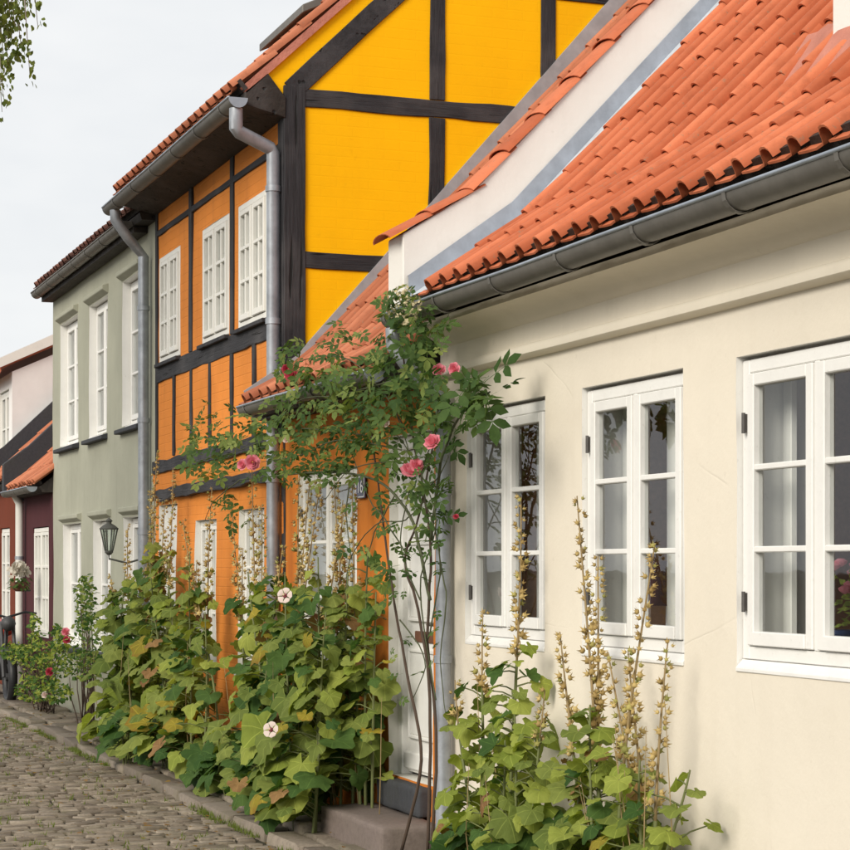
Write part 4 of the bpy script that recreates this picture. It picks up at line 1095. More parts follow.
def hollyhock(label, stems, seed, pal='mass', group='hollyhocks along the house fronts', flowers=(), name='hollyhock', dens=1.5):
    random.seed(seed)
    bx, X0 = stems[0][0], stems[0][1]
    b0 = onX(bx, 566, X0); t = thing(name, (X0, b0.y, 0), label, 'hollyhock', group)
    sm = MB()
    for (bx, X0, tx, ty, X1, nleaf, smax, leaf_to, spike_from) in stems:
        if pal != 'light':
            if spike_from == 1: ty -= 28
            else: leaf_to = min(.9, leaf_to + .08)
        A = onX(bx, 566, X0); A.z = -.02; B = onX(tx, ty, X1)
        L = (B - A).length
        c1 = A + Vector((random.uniform(-.05,.05), random.uniform(-.08,.08), L * .38)); c2 = A.lerp(B, .68) + Vector((random.uniform(-.04,.02), random.uniform(-.05,.05), 0))
        n = 14; pts = [bez(A, c1, c2, B, i / n) for i in range(n + 1)]
        k0 = int(n * spike_from) if spike_from < 1 else n
        sm.tube(pts[:k0 + 1], [.011 - .007 * i / n for i in range(k0 + 1)], 6)
        pods = []; dry = MB()
        if k0 < n: dry.tube(pts[k0:], [.011 - .008 * i / n for i in range(k0, n + 1)], 5)
        nleaf = int(nleaf * dens)
        for k in range(nleaf):
            q = (k + random.uniform(.1, .9)) / nleaf; f = .06 + (leaf_to - .06) * q
            base = bez(A, c1, c2, B, f)
            size = smax * 1.02 * (1.0 - .45 * q) * random.uniform(.4, 1.2)
            put_leaf(t, sm, base, random.uniform(0, 2 * math.pi), size, pal, (.30 - .22 * q) * random.uniform(.5, 1.1))
        if spike_from < 1:
            lo = spike_from * .94; m_ = int((1 - lo) * L / .0165)
            for k in range(m_):
                f = lo + (1 - lo) * (k + random.random()) / m_; p = bez(A, c1, c2, B, min(1, f))
                a = random.uniform(0, 6.28); o = Vector((math.cos(a), math.sin(a), random.uniform(-.1, .5))).normalized()
                e = (f - lo) / (1 - lo); s = (.034 - .015 * e) * random.uniform(.7, 1.2)
                pos = p + o * (s * .5 + random.uniform(.004, .02))
                zz = (o + Vector((0,0,.3))).normalized(); xx = zz.orthogonal().normalized()
                pods.append((PODG if random.random() < .22 else POD, frame_matrix(pos, xx, zz.cross(xx), zz, s), random.random(), 0))
        if dry.v: dry.build('flower_spike', M['stem_dry'], t, smooth=2)
        if pods:
            a = [p for p in pods if p[0] is POD]; b = [(p[0], p[1], p[2], 1) for p in pods if p[0] is PODG]
            join_instances('seed_pods', a + b, [M['pod'], M['pod_green']], t, smooth=2)
    ds = MB()
    for k in range(4):
        q = random.choice(stems); A = onX(q[0] + random.uniform(-14, 14), 566, q[1] + random.uniform(-.06, .04)); A.z = 0; h = random.uniform(.5, 1.1)
        B = A + Vector((random.uniform(-.12, .05), random.uniform(-.25, .25), h)); ds.tube([A, A.lerp(B, .5) + Vector((random.uniform(-.04,.04), random.uniform(-.04,.04), 0)), B], [.004, .003, .0012], 5)
    ds.build('dry_stalks', M['stem_dry'], t, smooth=2, kind='stuff')
    sm.build('stem', M['stem'], t, smooth=2)
    for (fx, fy, fX, mat) in flowers:
        c = onX(fx, fy, fX); ax = Vector((-.62, -.72, .3)).normalized(); x = ax.orthogonal().normalized(); y = ax.cross(x)
        m = MB()
        for k in range(5):
            a = 2 * math.pi * k / 5; vs = []
            for r, w, h in ((.006, .1, 0), (.024, .50, .008), (.043, .62, .012), (.048, .3, .010)):
                for sgn in (-1, 0, 1):
                    an = a + sgn * w; vs.append(c + (x * math.cos(an) + y * math.sin(an)) * r + ax * (h + .003 * (sgn == 0) + .0008 * k + .006 * (random.random() - .5)))
            m.add(vs, [(3*i+j, 3*i+j+1, 3*i+j+4, 3*i+j+3) for i in range(3) for j in range(2)])
        fo_ = m.build('flower', M[mat], t, smooth=2)
        m = MB(); m.tube([c + ax * .004, c + ax * .017], [.014, .012], 8); m.build('flower_centre', M['flower_eye'], fo_)
        m = MB(); m.tube([c + ax * .017, c + ax * .032], [.005, .006], 6); m.build('stamen', M['cream_flower'], fo_)
    return t
S = 3.55
hollyhock('tall hollyhock closest to the white door with dry spikes over broad leaves',
    [(362,3.68,352,478,3.70,30,.125,.60,.64),(352,3.66,334,470,3.68,30,.125,.56,.60),(366,3.70,368,575,3.66,28,.125,.96,1),(340,3.62,348,600,3.56,30,.13,.95,1),(372,3.70,376,620,3.66,24,.12,.95,1),(330,3.64,343,500,3.66,20,.12,.6,.62)], 21, flowers=())
hollyhock('hollyhock with two pale open flowers below the low cottage window',
    [(300,S,300,466,3.62,30,.14,.55,.58),(285,3.5,322,468,3.60,30,.14,.56,.60),(315,3.4,318,585,3.45,28,.15,.95,1),(295,3.35,285,600,3.40,30,.155,.95,1),(312,3.38,326,640,3.42,20,.14,.95,1),(290,3.58,310,480,3.62,16,.12,.6,.62),(305,3.6,345,505,3.62,10,.12,.5,.6)], 22,
    flowers=((285.5,596,3.22,'pale'),(271.5,730,3.12,'pale')))
hollyhock('yellowing hollyhock in front of the downpipe between the orange houses',
    [(255,S,262,505,3.60,28,.14,.60,.64),(242,3.5,243,548,3.55,26,.14,.70,.74),(262,3.4,283,545,3.45,26,.145,.80,.84),(270,3.4,248,600,3.45,24,.14,.95,1),(262,3.6,252,470,3.66,10,.12,.5,.56),(248,3.6,232,505,3.66,10,.12,.5,.62)], 23)
hollyhock('sparse hollyhock with brown pods before the narrow orange house windows',
    [(208,3.6,212,488,3.66,16,.13,.62,.60),(195,3.6,197,560,3.65,14,.13,.75,.74),(222,3.5,183,520,3.6,16,.13,.62,.62)], 24)
hollyhock('bushy hollyhock with long dry spikes left of the orange house windows',
    [(165,3.6,173,468,3.70,34,.15,.62,.60),(150,3.55,157,452,3.62,34,.15,.60,.58),(180,3.5,165,545,3.55,34,.155,.85,.86),(190,3.45,190,580,3.5,28,.15,.95,1),(172,3.4,150,590,3.45,26,.145,.95,1),(158,3.6,165,500,3.68,10,.13,.5,.60),(170,3.6,150,490,3.68,10,.13,.5,.6),(200,3.45,205,640,3.5,20,.13,.95,1)], 25, pal='mass')
hollyhock('leafy hollyhock under the lantern of the grey house',
    [(130,3.55,128,525,3.62,32,.155,.66,.68),(118,3.5,148,560,3.55,32,.155,.84,.86),(135,3.45,110,575,3.5,30,.16,.88,.90),(112,3.45,125,600,3.5,26,.16,.95,1)], 26, pal='mid')
hollyhock('light green hollyhock with a single thin tall spike by the first cottage window',
    [(508,3.62,521,497,3.70,26,.115,.62,.62),(492,3.6,483,610,3.66,22,.115,.72,.72),(528,3.55,545,690,3.6,20,.12,.85,.80),(478,3.55,455,680,3.6,20,.115,.86,.84),(520,3.5,512,690,3.55,26,.12,.97,1),(500,3.45,505,740,3.5,20,.13,.97,1)], 27, pal='light', dens=1.35)
hollyhock('hollyhock with the thickest golden seed spikes below the middle cottage window',
    [(604,3.66,577,496,3.72,20,.115,.42,.44),(600,3.66,598,556,3.72,14,.11,.42,.46),(618,3.62,655,543,3.68,20,.115,.45,.48),(588,3.6,560,632,3.66,20,.12,.58,.60),(600,3.55,590,705,3.6,24,.12,.97,1)], 28, pal='light', dens=1.2)
hollyhock('short brown-podded hollyhock nearest the bare cream wall',
    [(645,3.66,608,652,3.72,16,.12,.45,.50),(650,3.66,628,650,3.72,12,.12,.40,.46),(652,3.62,668,640,3.68,14,.12,.45,.48),(655,3.6,690,770,3.64,14,.115,.97,1),(640,3.58,640,760,3.6,16,.12,.97,1)], 29, pal='light', dens=1.15)
def leaf_clump(label, name, spots, n, size, pal, seed, group='low leafy clumps at the kerb'):
    random.seed(seed); c0 = onZ(*spots[0][:2]); t = thing(name, (c0.x, c0.y, 0), label, 'plant', group); sm = MB()
    for (px, py, rad, h) in spots:
        c = onZ(px, py)
        for k in range(n):
            a, r = random.uniform(0, 6.28), rad * math.sqrt(random.random()) * .5
            base = c + Vector((r * math.cos(a) * .6, r * math.sin(a), .01))
            top = base + Vector((random.uniform(-.05,.05), random.uniform(-.05,.05), h * random.uniform(.25, .9)))
            sm.tube([base, top], .004, 4, cap=False)
            put_leaf(t, sm, top, a + random.uniform(-.6,.6), size * random.uniform(.6, 1.2), pal, random.uniform(.03, .16))
    sm.build('stalks', M['stem'], t, smooth=2); return t
leaf_clump('dark green low leaf clump spilling over the kerb below the bushy hollyhock', 'leaf_clump', [(150,768,.8,.42),(185,775,.6,.38)], 42, .12, 'dark', 31)
leaf_clump('low green leaf clump at the kerb between bushy and pale-flowered hollyhocks', 'leaf_clump', [(222,795,.6,.35),(250,805,.5,.36)], 34, .12, 'dark', 32)
leaf_clump('broad dark leaves crowding the left side of the granite step', 'leaf_clump', [(298,826,.5,.42),(318,806,.4,.36),(275,815,.5,.4)], 34, .125, 'dark', 33)
leaf_clump('low broad dark leaves right of the granite step under light hollyhock', 'leaf_clump', [(462,880,.35,.30),(485,890,.45,.34)], 26, .125, 'dark', 34)
leaf_clump('pale green low leaves under the short brown-podded hollyhock', 'leaf_clump', [(575,925,.5,.42),(640,945,.4,.4)], 22, .115, 'mid', 35)

# ---- climbing rose
def rose_leaf_mesh(name, mat, seed):
    random.seed(seed); vs = []; fs = []
    def leaflet(o, d, L):
        d = d.normalized(); s = Vector((-d.y, d.x, 0)); n = len(vs); dz = random.uniform(-.25, .1)
        prof = ((0, 0), (.3, .22), (.62, .26), (1, 0))
        pts = [o] + [o + d * (L * a) + s * (L * b * sg) + Vector((0, 0, dz * L * a * a + .09 * L * (abs(sg) > 0) - (.12 * L * random.random() if a > .5 else 0))) for a, b in prof[1:3] for sg in (-1, 1)] + [o + d * L + Vector((0, 0, dz * L))]
        mid = [o + d * (L * .45) + Vector((0, 0, -.03 * L))]
        vs.extend(pts + mid)
        i = n; c = n + 6
        fs.extend([(i, i+1, c), (i+1, i+3, c), (i+3, i+5, c), (i+5, i+4, c), (i+4, i+2, c), (i+2, i, c)])
    leaflet(Vector((0, .62, 0)), Vector((0, 1, 0)), .42)
    for y, sg in ((.32, 1), (.32, -1), (.58, 1), (.58, -1)): leaflet(Vector((0, y, 0)), Vector((sg, .45, 0)), .36)
    n = len(vs); vs += [Vector((-.008, 0, 0)), Vector((.008, 0, 0)), Vector((.006, .65, 0)), Vector((-.006, .65, 0))]; fs.append((n, n+1, n+2, n+3))
    me = bpy.data.meshes.new(name); me.from_pydata(vs, [], fs); me.materials.append(mat); me.polygons.foreach_set('use_smooth', [True]*len(me.polygons)); me.update(); return me
RL = [rose_leaf_mesh('rose_leaf', M['rose_leaf'], 500 + k) for k in range(4)] + [rose_leaf_mesh('rose_leaf_pale', M['rose_leaf_light'], 520 + k) for k in range(2)]
def rose_bloom(c, ax, s, mat, parent, name='rose_bloom'):
    ax = ax.normalized(); x = ax.orthogonal().normalized(); y = ax.cross(x); m = MB()
    for ring, (np_, r, op, hh) in enumerate(((4, .22, .1, .75), (5, .42, .3, .8), (6, .68, .6, .65), (7, .92, .95, .42))):
        for k in range(np_):
            a = 2*math.pi*(k + .37*ring)/np_ + random.uniform(-.15,.15); w = 2.1*math.pi/np_*.5
            vs = []
            for e, (rr, hz) in enumerate(((.12, 0), (r*.8, hh*.5), (r, hh))):
                for j in (-1, 0, 1):
                    an = a + j*w*(1 if e else .5); q = rr*(1 - .12*abs(j))
                    vs.append(c + ((x*math.cos(an) + y*math.sin(an))*q + ax*(hz*(1 - .15*abs(j)) + random.uniform(-.06,.06) + (op*-.12 if e == 2 else 0)))*s)
            m.add(vs, [(3*i+j, 3*i+j+1, 3*i+j+4, 3*i+j+3) for i in range(2) for j in range(2)])
    return m.build(name, M[mat], parent, smooth=2)
random.seed(77)
rb = onX(418, 566, 3.62)
rose = thing('climbing_rose', (3.62, rb.y, 0), 'climbing rose with pink blooms arching over the white door and low eave', 'rose')
def cane(pts, r0, r1, mat='cane', name='cane'):
    P = [onX(a, b, X) for a, b, X in pts]; Q = []
    for i in range(len(P) - 1):
        p0, p1, p2, p3 = P[max(i-1,0)], P[i], P[i+1], P[min(i+2,len(P)-1)]
        for k in range(6):
            t = k/6; Q.append(.5*((2*p1) + (p2-p0)*t + (2*p0-5*p1+4*p2-p3)*t*t + (3*p1-p0-3*p2+p3)*t**3))
    Q.append(P[-1]); Q = [q + Vector((wob(q.z*3, i, 1), wob(q.z*3, i, 2), 0))*.008 for i, q in enumerate(Q)]
    m = MB(); m.tube(Q, [r0 + (r1-r0)*i/(len(Q)-1) for i in range(len(Q))], 7); m.build(name, M[mat], rose, smooth=2); return Q
CN = []
for c in ([(432,850,3.60),(436,730,3.62),(428,640,3.63),(431,560,3.62),(425,500,3.60),(412,430,3.58),(405,370,3.5),(398,320,3.42)],
          [(428,850,3.58),(430,700,3.6),(418,610,3.6),(405,560,3.6),(418,520,3.6),(432,450,3.6),(440,395,3.55)],
          [(402,850,3.50),(421,760,3.55),(410,690,3.58),(397,620,3.6),(388,560,3.6),(380,500,3.58),(368,420,3.5),(340,385,3.42)],
          [(430,600,3.62),(415,530,3.6),(395,495,3.58),(370,478,3.55),(330,472,3.5),(285,475,3.46),(240,480,3.44)],
          [(431,540,3.62),(440,470,3.6),(452,430,3.56),(470,405,3.54),(490,392,3.52)]):
    CN += cane(c, .0095, .004, 'bark' if len(CN) < 110 else 'cane')
for c in ([(412,470,3.58),(380,440,3.5),(335,432,3.45),(290,430,3.42),(235,452,3.42),(190,462,3.44)],
          [(405,430,3.55),(385,395,3.48),(350,360,3.42),(310,358,3.4),(285,372,3.4)],
          [(425,500,3.6),(405,520,3.6),(375,525,3.56),(350,560,3.55),(345,600,3.55)],
          [(400,620,3.6),(425,660,3.6),(412,700,3.6)],
          [(440,560,3.62),(446,600,3.62),(441,660,3.62),(446,720,3.62)],
          [(398,330,3.44),(402,312,3.42),(410,298,3.4)], [(420,470,3.58),(392,462,3.55),(350,470,3.5),(325,500,3.48)],
          [(395,495,3.58),(372,540,3.56),(365,585,3.56)], [(350,480,3.54),(346,520,3.54),(352,560,3.54)], [(240,480,3.44),(215,500,3.5),(205,520,3.5)],
          [(428,640,3.62),(440,560,3.6),(422,480,3.56),(438,420,3.54),(425,380,3.5)], [(420,600,3.6),(400,540,3.58),(412,470,3.56),(395,410,3.5)], [(436,700,3.62),(420,590,3.6),(436,520,3.58),(408,450,3.55),(375,415,3.48)], [(410,560,3.6),(385,520,3.56),(370,500,3.54),(352,455,3.5)], [(415,500,3.58),(440,475,3.57),(448,455,3.56)], [(402,450,3.5),(340,440,3.44),(300,455,3.42),(262,462,3.4)],
          [(395,380,3.42),(340,395,3.42),(300,400,3.4),(275,425,3.4)]):
    CN += cane(c, .0045, .0022)
leaves = []
def rose_cluster(px, py, X, rx, ry, n, size, pale=.2):
    for k in range(int(n * 1.0)):
        a, r = random.uniform(0, 6.28), math.sqrt(random.random())
        p = onX(px + rx*r*math.cos(a), py + ry*r*math.sin(a), X + random.uniform(-.10, .12))
        if p.x > FX - .05: p.x = FX - .05
        out = Vector((random.uniform(-1,.3), random.uniform(-1,1), random.uniform(-1,.3)))
        nrm = Vector((-.5 + random.uniform(-.6,.6), -.5 + random.uniform(-.6,.6), .7 + random.uniform(-.5,.5)))
        leaves.append((RL[random.randrange(4, 6)] if random.random() < pale else RL[random.randrange(4)], leaf_matrix(p, out, nrm, size*random.uniform(.75,1.55)), p))
for a in ((405,345,3.44,34,46,58,.12,.2),(372,385,3.44,46,30,52,.11,.3),(332,372,3.42,44,22,44,.11,.3),(322,410,3.44,56,26,56,.11,.35),(285,435,3.45,30,22,36,.11,.4),
          (242,440,3.44,26,30,42,.12,.35),(208,452,3.44,26,24,42,.12,.3),(205,425,3.5,12,26,12,.10,.3),(290,372,3.42,14,16,12,.10,.2),(430,330,3.48,18,30,30,.12,.15),
          (420,415,3.54,28,30,40,.12,.2),(445,400,3.54,14,30,20,.12,.1),(480,392,3.50,24,18,30,.19,.0),(452,430,3.55,12,16,12,.12,.1),(400,300,3.42,14,14,22,.10,.5),(440,500,3.6,10,40,14,.11,.1),
          (395,470,3.56,30,22,24,.10,.2),(372,530,3.56,22,30,10,.10,.1),(362,430,3.48,30,20,34,.10,.3),(325,470,3.48,30,14,18,.10,.3),(405,580,3.6,20,40,10,.10,.1),(270,465,3.46,24,14,16,.10,.3),(440,470,3.58,12,24,14,.11,.1),(225,505,3.6,12,20,8,.13,0),(242,520,3.6,8,14,4,.13,0),
          (310,350,3.4,30,14,16,.10,.2),(350,335,3.42,26,14,14,.10,.3),(440,540,3.62,8,30,6,.10,.1),(340,400,3.42,50,26,34,.11,.4),(390,420,3.46,40,40,34,.11,.25),(415,520,3.58,26,50,18,.10,.15),(400,640,3.6,16,70,8,.08,.1),(432,600,3.6,10,80,8,.08,.1),(350,460,3.5,40,26,24,.10,.3),(300,460,3.44,40,20,20,.10,.35)): rose_cluster(*a)
random.shuffle(leaves)
for me, Mx, p in leaves[:290]: inst('leaf', me, rose, Mx)
join_instances('foliage', [(me, Mx, random.random(), 1 if 'pale' in me.name else 0) for me, Mx, p in leaves[290:]], [M['rose_leaf'], M['rose_leaf_light']], rose, smooth=2)
vw = Vector((-.45, -.8, .25))
for (px, py, X, s, mat) in ((410,473,3.44,.062,'pink'),(416,466,3.46,.045,'pink'),(433.5,443,3.40,.052,'pink'),(439,371,3.46,.042,'pink'),(455,369,3.48,.038,'pink'),(253,462,3.36,.06,'pink'),(243,465,3.36,.045,'pink'),(292,375,3.34,.05,'red'),(287,370,3.34,.04,'red'),(386,424,3.40,.026,'pale'),(286,440,3.36,.028,'pale'),(456,517,3.56,.018,'red')):
    rose_bloom(onX(px, py, X), vw + Vector((random.uniform(-.4,.4), random.uniform(-.3,.3), random.uniform(-.4,.5))), s, mat, rose)
m = MB()
for k in range(150):                       # withered cream flower trusses on the top shoots
    a, r = random.uniform(0, 6.28), math.sqrt(random.random()); p = onX(404 + 17*r*math.cos(a), 305 + 20*r*math.sin(a), 3.38 + random.uniform(-.05,.05))
    q = random.uniform(.006, .014); d1 = Vector((random.uniform(-1,1), random.uniform(-1,1), random.uniform(-1,1))).normalized()*q; d2 = d1.orthogonal().normalized()*q
    m.add([p-d1, p+d2, p+d1, p-d2, p + d1.cross(d2).normalized()*q*.6], [(0,1,4),(1,2,4),(2,3,4),(3,0,4)])
m.build('withered_trusses', M['cream_flower'], rose, kind='stuff')

# ---- shrubs by the grey and maroon houses
def small_leaf(name, mat, w=.5):
    vs = [(0,0,0),(w*.5,.35,.06),(w*.42,.7,.03),(0,1,-.08),(-w*.42,.7,.03),(-w*.5,.35,.06),(0,.5,-.02)]
    me = bpy.data.meshes.new(name); me.from_pydata(vs, [], [(0,1,6),(1,2,6),(2,3,6),(3,4,6),(4,5,6),(5,0,6)]); me.materials.append(mat); me.polygons.foreach_set('use_smooth', [True]*6); me.update(); return me
SLD, SLL = small_leaf('small_leaf', M['lf_dark']), small_leaf('small_leaf_light', M['lf'])
def shrub(label, px, X, blobs, n, size, seed, twigs=8, name='shrub', mats=('lf_dark','lf'), flower=None, group=None):
    random.seed(seed); b = onX(px, 566, X); t = thing(name, (X, b.y, 0), label, 'shrub', group); m = MB(); items = []
    b.z = 0
    for (cx, cy, cX, rx, ry, rX) in blobs:
        for k in range(twigs):
            e = onX(cx + random.uniform(-rx,rx)*.7, cy + random.uniform(-ry,ry)*.8, cX + random.uniform(-rX,rX)*.6)
            s = b + Vector((random.uniform(-.1,.05), random.uniform(-.3,.3) if twigs < 7 else random.uniform(-.12,.12), 0))
            mid = s.lerp(e, .5) + Vector((random.uniform(-.05,.05), random.uniform(-.1,.1), .05)); m.tube([s, s.lerp(mid,.5)+Vector((.01,.02,0)), mid, e], [.008,.007,.005,.003], 5)
        for k in range(n):
            a, r, hh = random.uniform(0,6.28), random.random()**.5, random.uniform(-1,1)
            p = onX(cx + rx*r*math.cos(a), cy + ry*r*math.sin(a), cX + rX*hh)
            if p.x > FX - .03: p.x = FX - .03
            if p.z < .02: continue
            fw = Vector((random.uniform(-1,1), random.uniform(-1,1), random.uniform(-.9,.4))); nr = Vector((random.uniform(-.9,.3), random.uniform(-.9,.3), random.uniform(0,1)))
            i = random.random() < .45
            items.append((SLL if i else SLD, leaf_matrix(p, fw, nr, size*random.uniform(.6,1.2)), random.random(), 1 if i else 0))
    m.build('stem', M['bark'], t, smooth=2)
    join_instances('foliage', items, [M[mats[0]], M[mats[1]]], t, smooth=2)
    if flower:
        for fx, fy, fX, s, mt in flower:
            rose_bloom(onX(fx, fy, fX), vw, s, mt, t, 'flower')
    return t
shrub('slender green shrub with bare twiggy base at the corner of the grey house', 90, 3.58, ((85,600,3.58,10,26,.1),(88,640,3.55,17,30,.15),(82,665,3.52,20,16,.15)), 300, .055, 41, 7)
shrub('low flowering shrub before the maroon cottage wall', 48, 3.55, ((55,660,3.5,16,18,.15),(40,672,3.45,18,18,.15),(60,640,3.55,10,14,.1),(26,655,3.4,22,10,.15),(56,692,3.4,16,10,.1),(30,690,3.4,16,12,.1),(12,650,3.4,14,8,.1)), 230, .06, 42, 4, mats=('lf_dark','lf_light'), flower=((66,632,3.45,.05,'pink'),(67,640,3.45,.045,'red'),(50,672,3.3,.05,'red'),(45,695,3.3,.04,'pale')))
shrub('small leafy shrub against the tall maroon cottage window', 34, 3.6, ((34,625,3.6,5,12,.08),(36,640,3.58,7,8,.08)), 90, .06, 43, 3, mats=('lf_dark','lf_light'))

# ---- hanging basket on the far downpipe
hb = onX(19.5, 577, 3.60); random.seed(5)
t = thing('hanging_basket', (hb.x, hb.y, hb.z), 'hanging basket of white flowers on the pale downpipe', 'flower basket')
m = MB(); m.lathe((hb.x, hb.y, hb.z - .22), [(.04,.05),(.08,.08),(.10,.14),(.10,.16),(.09,.16)], 14); m.build('basket', M['terracotta'], t, smooth=True)
m = MB(); m.tube([(hb.x+.13, hb.y, hb.z-.16), (hb.x+.02, hb.y, hb.z-.16)], .012, 6); m.build('bracket', M['iron'], t)
m = MB()
for k in range(70):
    a, r = random.uniform(0,6.28), random.random()**.5*.12; c = Vector((hb.x+r*math.cos(a), hb.y+r*math.sin(a), hb.z + random.uniform(-.02,.16)*(1-r*2)+.02)); s = random.uniform(.025,.05)
    d1 = Vector((random.uniform(-1,1), random.uniform(-1,1), random.uniform(-1,1))).normalized()*s; d2 = d1.orthogonal().normalized()*s; m.add([c-d1,c+d2,c+d1,c-d2,c+d1.cross(d2).normalized()*s*.5], [(0,1,4),(1,2,4),(2,3,4),(3,0,4)])
m.build('blossoms', M['cream_pale'], t, kind='stuff')
items = []
for k in range(80):
    a, r = random.uniform(0,6.28), random.random()**.5*.12; p = Vector((hb.x+r*math.cos(a), hb.y+r*math.sin(a), hb.z - random.uniform(.0,.14)))
    items.append((SLD, leaf_matrix(p, Vector((math.cos(a), math.sin(a), -.6)), Vector((math.cos(a), math.sin(a), 1)), .06), random.random(), 0))
join_instances('foliage', items, M['lf_dark'], t, smooth=2)

# ---- parked motorcycle at the left edge
random.seed(6)
MX, MYY = 3.44, 24.1
moto = thing('motorcycle', (MX, MYY, 0), 'black motorcycle with red tank parked at the far left edge', 'motorcycle')
def wheel(cy):
    m = MB(); n = 22
    ring = [(MX, cy + .30*math.cos(2*math.pi*k/n), .31 + .30*math.sin(2*math.pi*k/n)) for k in range(n)]
    vs = []
    for k, p in enumerate(ring):
        a = 2*math.pi*k/n
        for q in range(6):
            b = 2*math.pi*q/6; rr = .265 + .05*math.cos(b); vs.append((MX + .055*math.sin(b), cy + rr*math.cos(a), .315 + rr*math.sin(a)))
    m.add(vs, [(k*6+q, ((k+1)%n)*6+q, ((k+1)%n)*6+(q+1)%6, k*6+(q+1)%6) for k in range(n) for q in range(6)])
    w = m.build('wheel', M['black_plastic'], moto, smooth=2)
    m = MB()
    for k in range(9):
        a = 2*math.pi*k/9; m.tube([(MX, cy, .315), (MX, cy + .22*math.cos(a), .315 + .22*math.sin(a))], .007, 4)
    m.tube([(MX-.05, cy, .315), (MX+.05, cy, .315)], .045, 10); m.build('spokes', M['chrome'], w)
wheel(MYY - .72); wheel(MYY + .72)
def lump(name, c, r, mat, n=10):
    m = MB(); vs = []; k = 8
    for i in range(k+1):
        a = math.pi*i/k
        for j in range(n):
            b = 2*math.pi*j/n; vs.append((c[0] + r[0]*math.sin(a)*math.cos(b), c[1] - r[1]*math.cos(a), c[2] + r[2]*math.sin(a)*math.sin(b)))
    m.add(vs, [(i*n+j, i*n+(j+1)%n, (i+1)*n+(j+1)%n, (i+1)*n+j) for i in range(k) for j in range(n)]); return m.build(name, M[mat], moto, smooth=2)
lump('fuel_tank', (MX, MYY - .12, .86), (.13, .30, .12), 'red_paint'); lump('seat', (MX, MYY + .38, .82), (.13, .36, .06), 'black_plastic'); lump('engine', (MX, MYY - .02, .45), (.17, .30, .22), 'black_plastic')
lump('headlight', (MX, MYY - .60, .93), (.09, .09, .09), 'chrome'); lump('mudguard', (MX, MYY - .72, .62), (.06, .26, .05), 'black_plastic'); lump('tail_light', (MX, MYY + .80, .80), (.05, .05, .04), 'red_paint')
m = MB(); m.tube([(MX-.07, MYY-.72,.315),(MX-.07,MYY-.50,.95)], .022, 8); m.tube([(MX+.07, MYY-.72,.315),(MX+.07,MYY-.50,.95)], .022, 8); m.build('fork', M['chrome'], moto, smooth=True)
m = MB(); m.tube([(MX-.36,MYY-.36,1.04),(MX-.22,MYY-.44,1.06),(MX,MYY-.50,1.0),(MX+.22,MYY-.44,1.06),(MX+.36,MYY-.36,1.04)], .014, 8); m.build('handlebar', M['black_plastic'], moto, smooth=2)
m = MB(); m.tube([(MX,MYY-.48,.92),(MX,MYY-.1,.72),(MX,MYY+.5,.70),(MX,MYY+.72,.315)], .03, 8); m.tube([(MX,MYY-.45,.85),(MX,MYY-.3,.3),(MX,MYY+.2,.25),(MX,MYY+.5,.70)], .024, 8); m.build('frame', M['black_plastic'], moto, smooth=2)
m = MB(); m.tube([(MX-.16,MYY-.15,.4),(MX-.18,MYY-.05,.2),(MX-.19,MYY+.75,.28)], [.025,.03,.05], 10); m.build('exhaust', M['chrome'], moto, smooth=True)
m = MB(); m.tube([(MX+.05,MYY+.1,.25),(MX+.26,MYY+.12,-.0)], .012, 6); m.build('kickstand', M['iron'], moto)

# ---- birch over the street (only its hanging twigs reach into the picture)
random.seed(19)
TX, TYY = -2.4, 14.2
birch = thing('birch_tree', (TX, TYY, 0), 'birch whose fine hanging twigs reach in at the top left corner', 'tree')
m = MB(); m.tube([(TX,TYY,-.05),(TX+.05,TYY,1.5),(TX-.05,TYY+.1,3.5),(TX+.1,TYY,6),(TX+.2,TYY-.1,8.5),(TX+.25,TYY,10.5)], [.19,.16,.14,.11,.07,.02], 10)
items = []; BL = small_leaf('birch_leaf', M['birch_leaf'], .75)
def hang(a, b, nleaf, spread=.07):
    q = [a, a.lerp(b,.35) + Vector((0,0,.15)), a.lerp(b,.7) + Vector((.03,.02,.0)), b]; m.tube(q, [.012,.008,.005,.002], 5)
    for k in range(nleaf):
        f = random.random()**.7; p = bez(q[0], q[1], q[2], q[3], f) + Vector((random.uniform(-1,1), random.uniform(-1,1), random.uniform(-1.2,.4)))*spread
        items.append((BL, leaf_matrix(p, Vector((random.uniform(-.6,.6), random.uniform(-.6,.6), -1)), Vector((random.uniform(-1,1), random.uniform(-1,1), .3)), random.uniform(.03,.05)), random.random(), 0))
for k in range(60):                        # main crown
    z = random.uniform(4.2, 9.6); a = random.uniform(0, 6.28); L = 3.2*math.sin(math.pi*min(1,max(.12,(11-z)/8.0)))*random.uniform(.5,1)
    s = Vector((TX, TYY, z)); e = s + Vector((L*math.cos(a), L*math.sin(a), .3)); m.tube([s, s.lerp(e,.5)+Vector((0,0,.35)), e], [.05,.03,.012], 6)
    for j in range(4):
        st = s.lerp(e, random.uniform(.45,1)) + Vector((0,0,.25)); d = st + Vector((random.uniform(-.5,.5), random.uniform(-.5,.5), -random.uniform(.5,1.3)))
        if d.x > 1.2 and d.z < 5.9: continue
        hang(st, d, 30, .1)
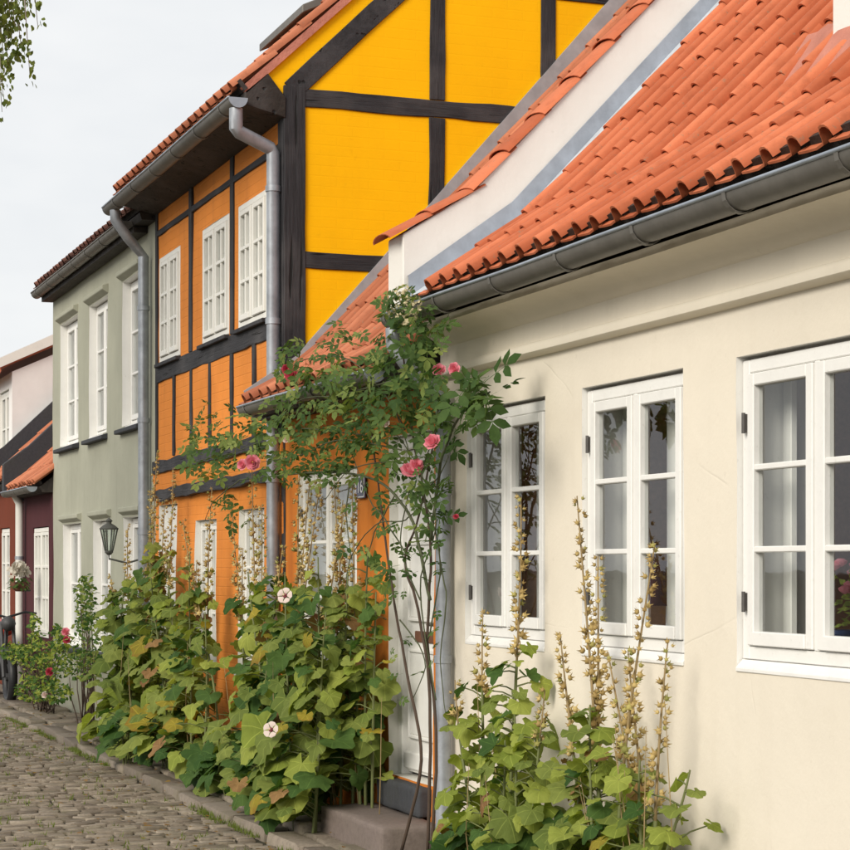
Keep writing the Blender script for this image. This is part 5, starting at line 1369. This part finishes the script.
s = Vector((TX+.1,TYY,6.2)); e = Vector((1.75,TYY-.1,6.6)); m.tube([s, s.lerp(e,.5)+Vector((0,0,.5)), e], [.07,.045,.02], 7)
for (px, py, X) in ((8,62,2.0),(3,95,1.95),(12,40,2.05),(16,30,2.05),(22,52,2.1),(30,78,2.1),(38,28,2.1),(26,18,2.08),(5,75,1.98),(10,20,2.0),(2,112,1.9),(18,8,2.04),(0,50,1.95),(-6,90,1.92),(-10,70,1.9),(4,30,2.0),(9,50,2.0)):
    d = onX(px, py, X); st = Vector((X - .25, d.y + random.uniform(-.2,.2), 6.6 + random.uniform(-.2,.2))); hang(st, d, 90, .07 if px < 20 else .05)
m.build('trunk', M['birch_bark'], birch, smooth=2)
join_instances('crown', items, M['birch_leaf'], birch, smooth=2)

# ---- grass tufts, moss and fallen leaves between the stones
random.seed(23); m = MB()
for k in range(3800):
    if random.random() < .5: x, y = 3.235 + random.choice((-.1, .1, .12, -.12)) + random.uniform(-.03,.03), random.uniform(10, 27)
    else: x, y = random.uniform(1.2, 3.2), random.uniform(10.5, 27)
    if wob(x, y, 3, 2.1) < .02: continue
    for j in range(4):
        h = random.uniform(.012, .045); a = random.uniform(0, 6.28); b = Vector((x + random.uniform(-.02,.02), y + random.uniform(-.02,.02), -.01)); w = Vector((math.cos(a), math.sin(a), 0))*.004
        m.add([b - w, b + w, b + Vector((random.uniform(-.02,.02), random.uniform(-.02,.02), h))], [(0,1,2)])
tag(m.build('grass_tufts', M['lf'], flip=False), 'short grass tufts growing between the cobbles', 'grass', kind='stuff')
items = []; FLf = small_leaf('fallen_leaf', M['lf_yellow'], .7)
for k in range(420):
    x, y = random.triangular(1.5, 3.8, 3.2), random.uniform(10, 22)
    items.append((FLf, leaf_matrix(Vector((x, y, .012 if x < 3.15 else .075)), Vector((random.uniform(-1,1), random.uniform(-1,1), 0)), Vector((random.uniform(-.2,.2), random.uniform(-.2,.2), 1)), random.uniform(.02,.05)), random.random(), random.randrange(2)))
tag(join_instances('fallen_leaves', items, [M['lf_yellow'], M['lf_brown']], None, smooth=2), 'small yellow and brown leaves scattered on the cobbles', 'leaves', kind='stuff')
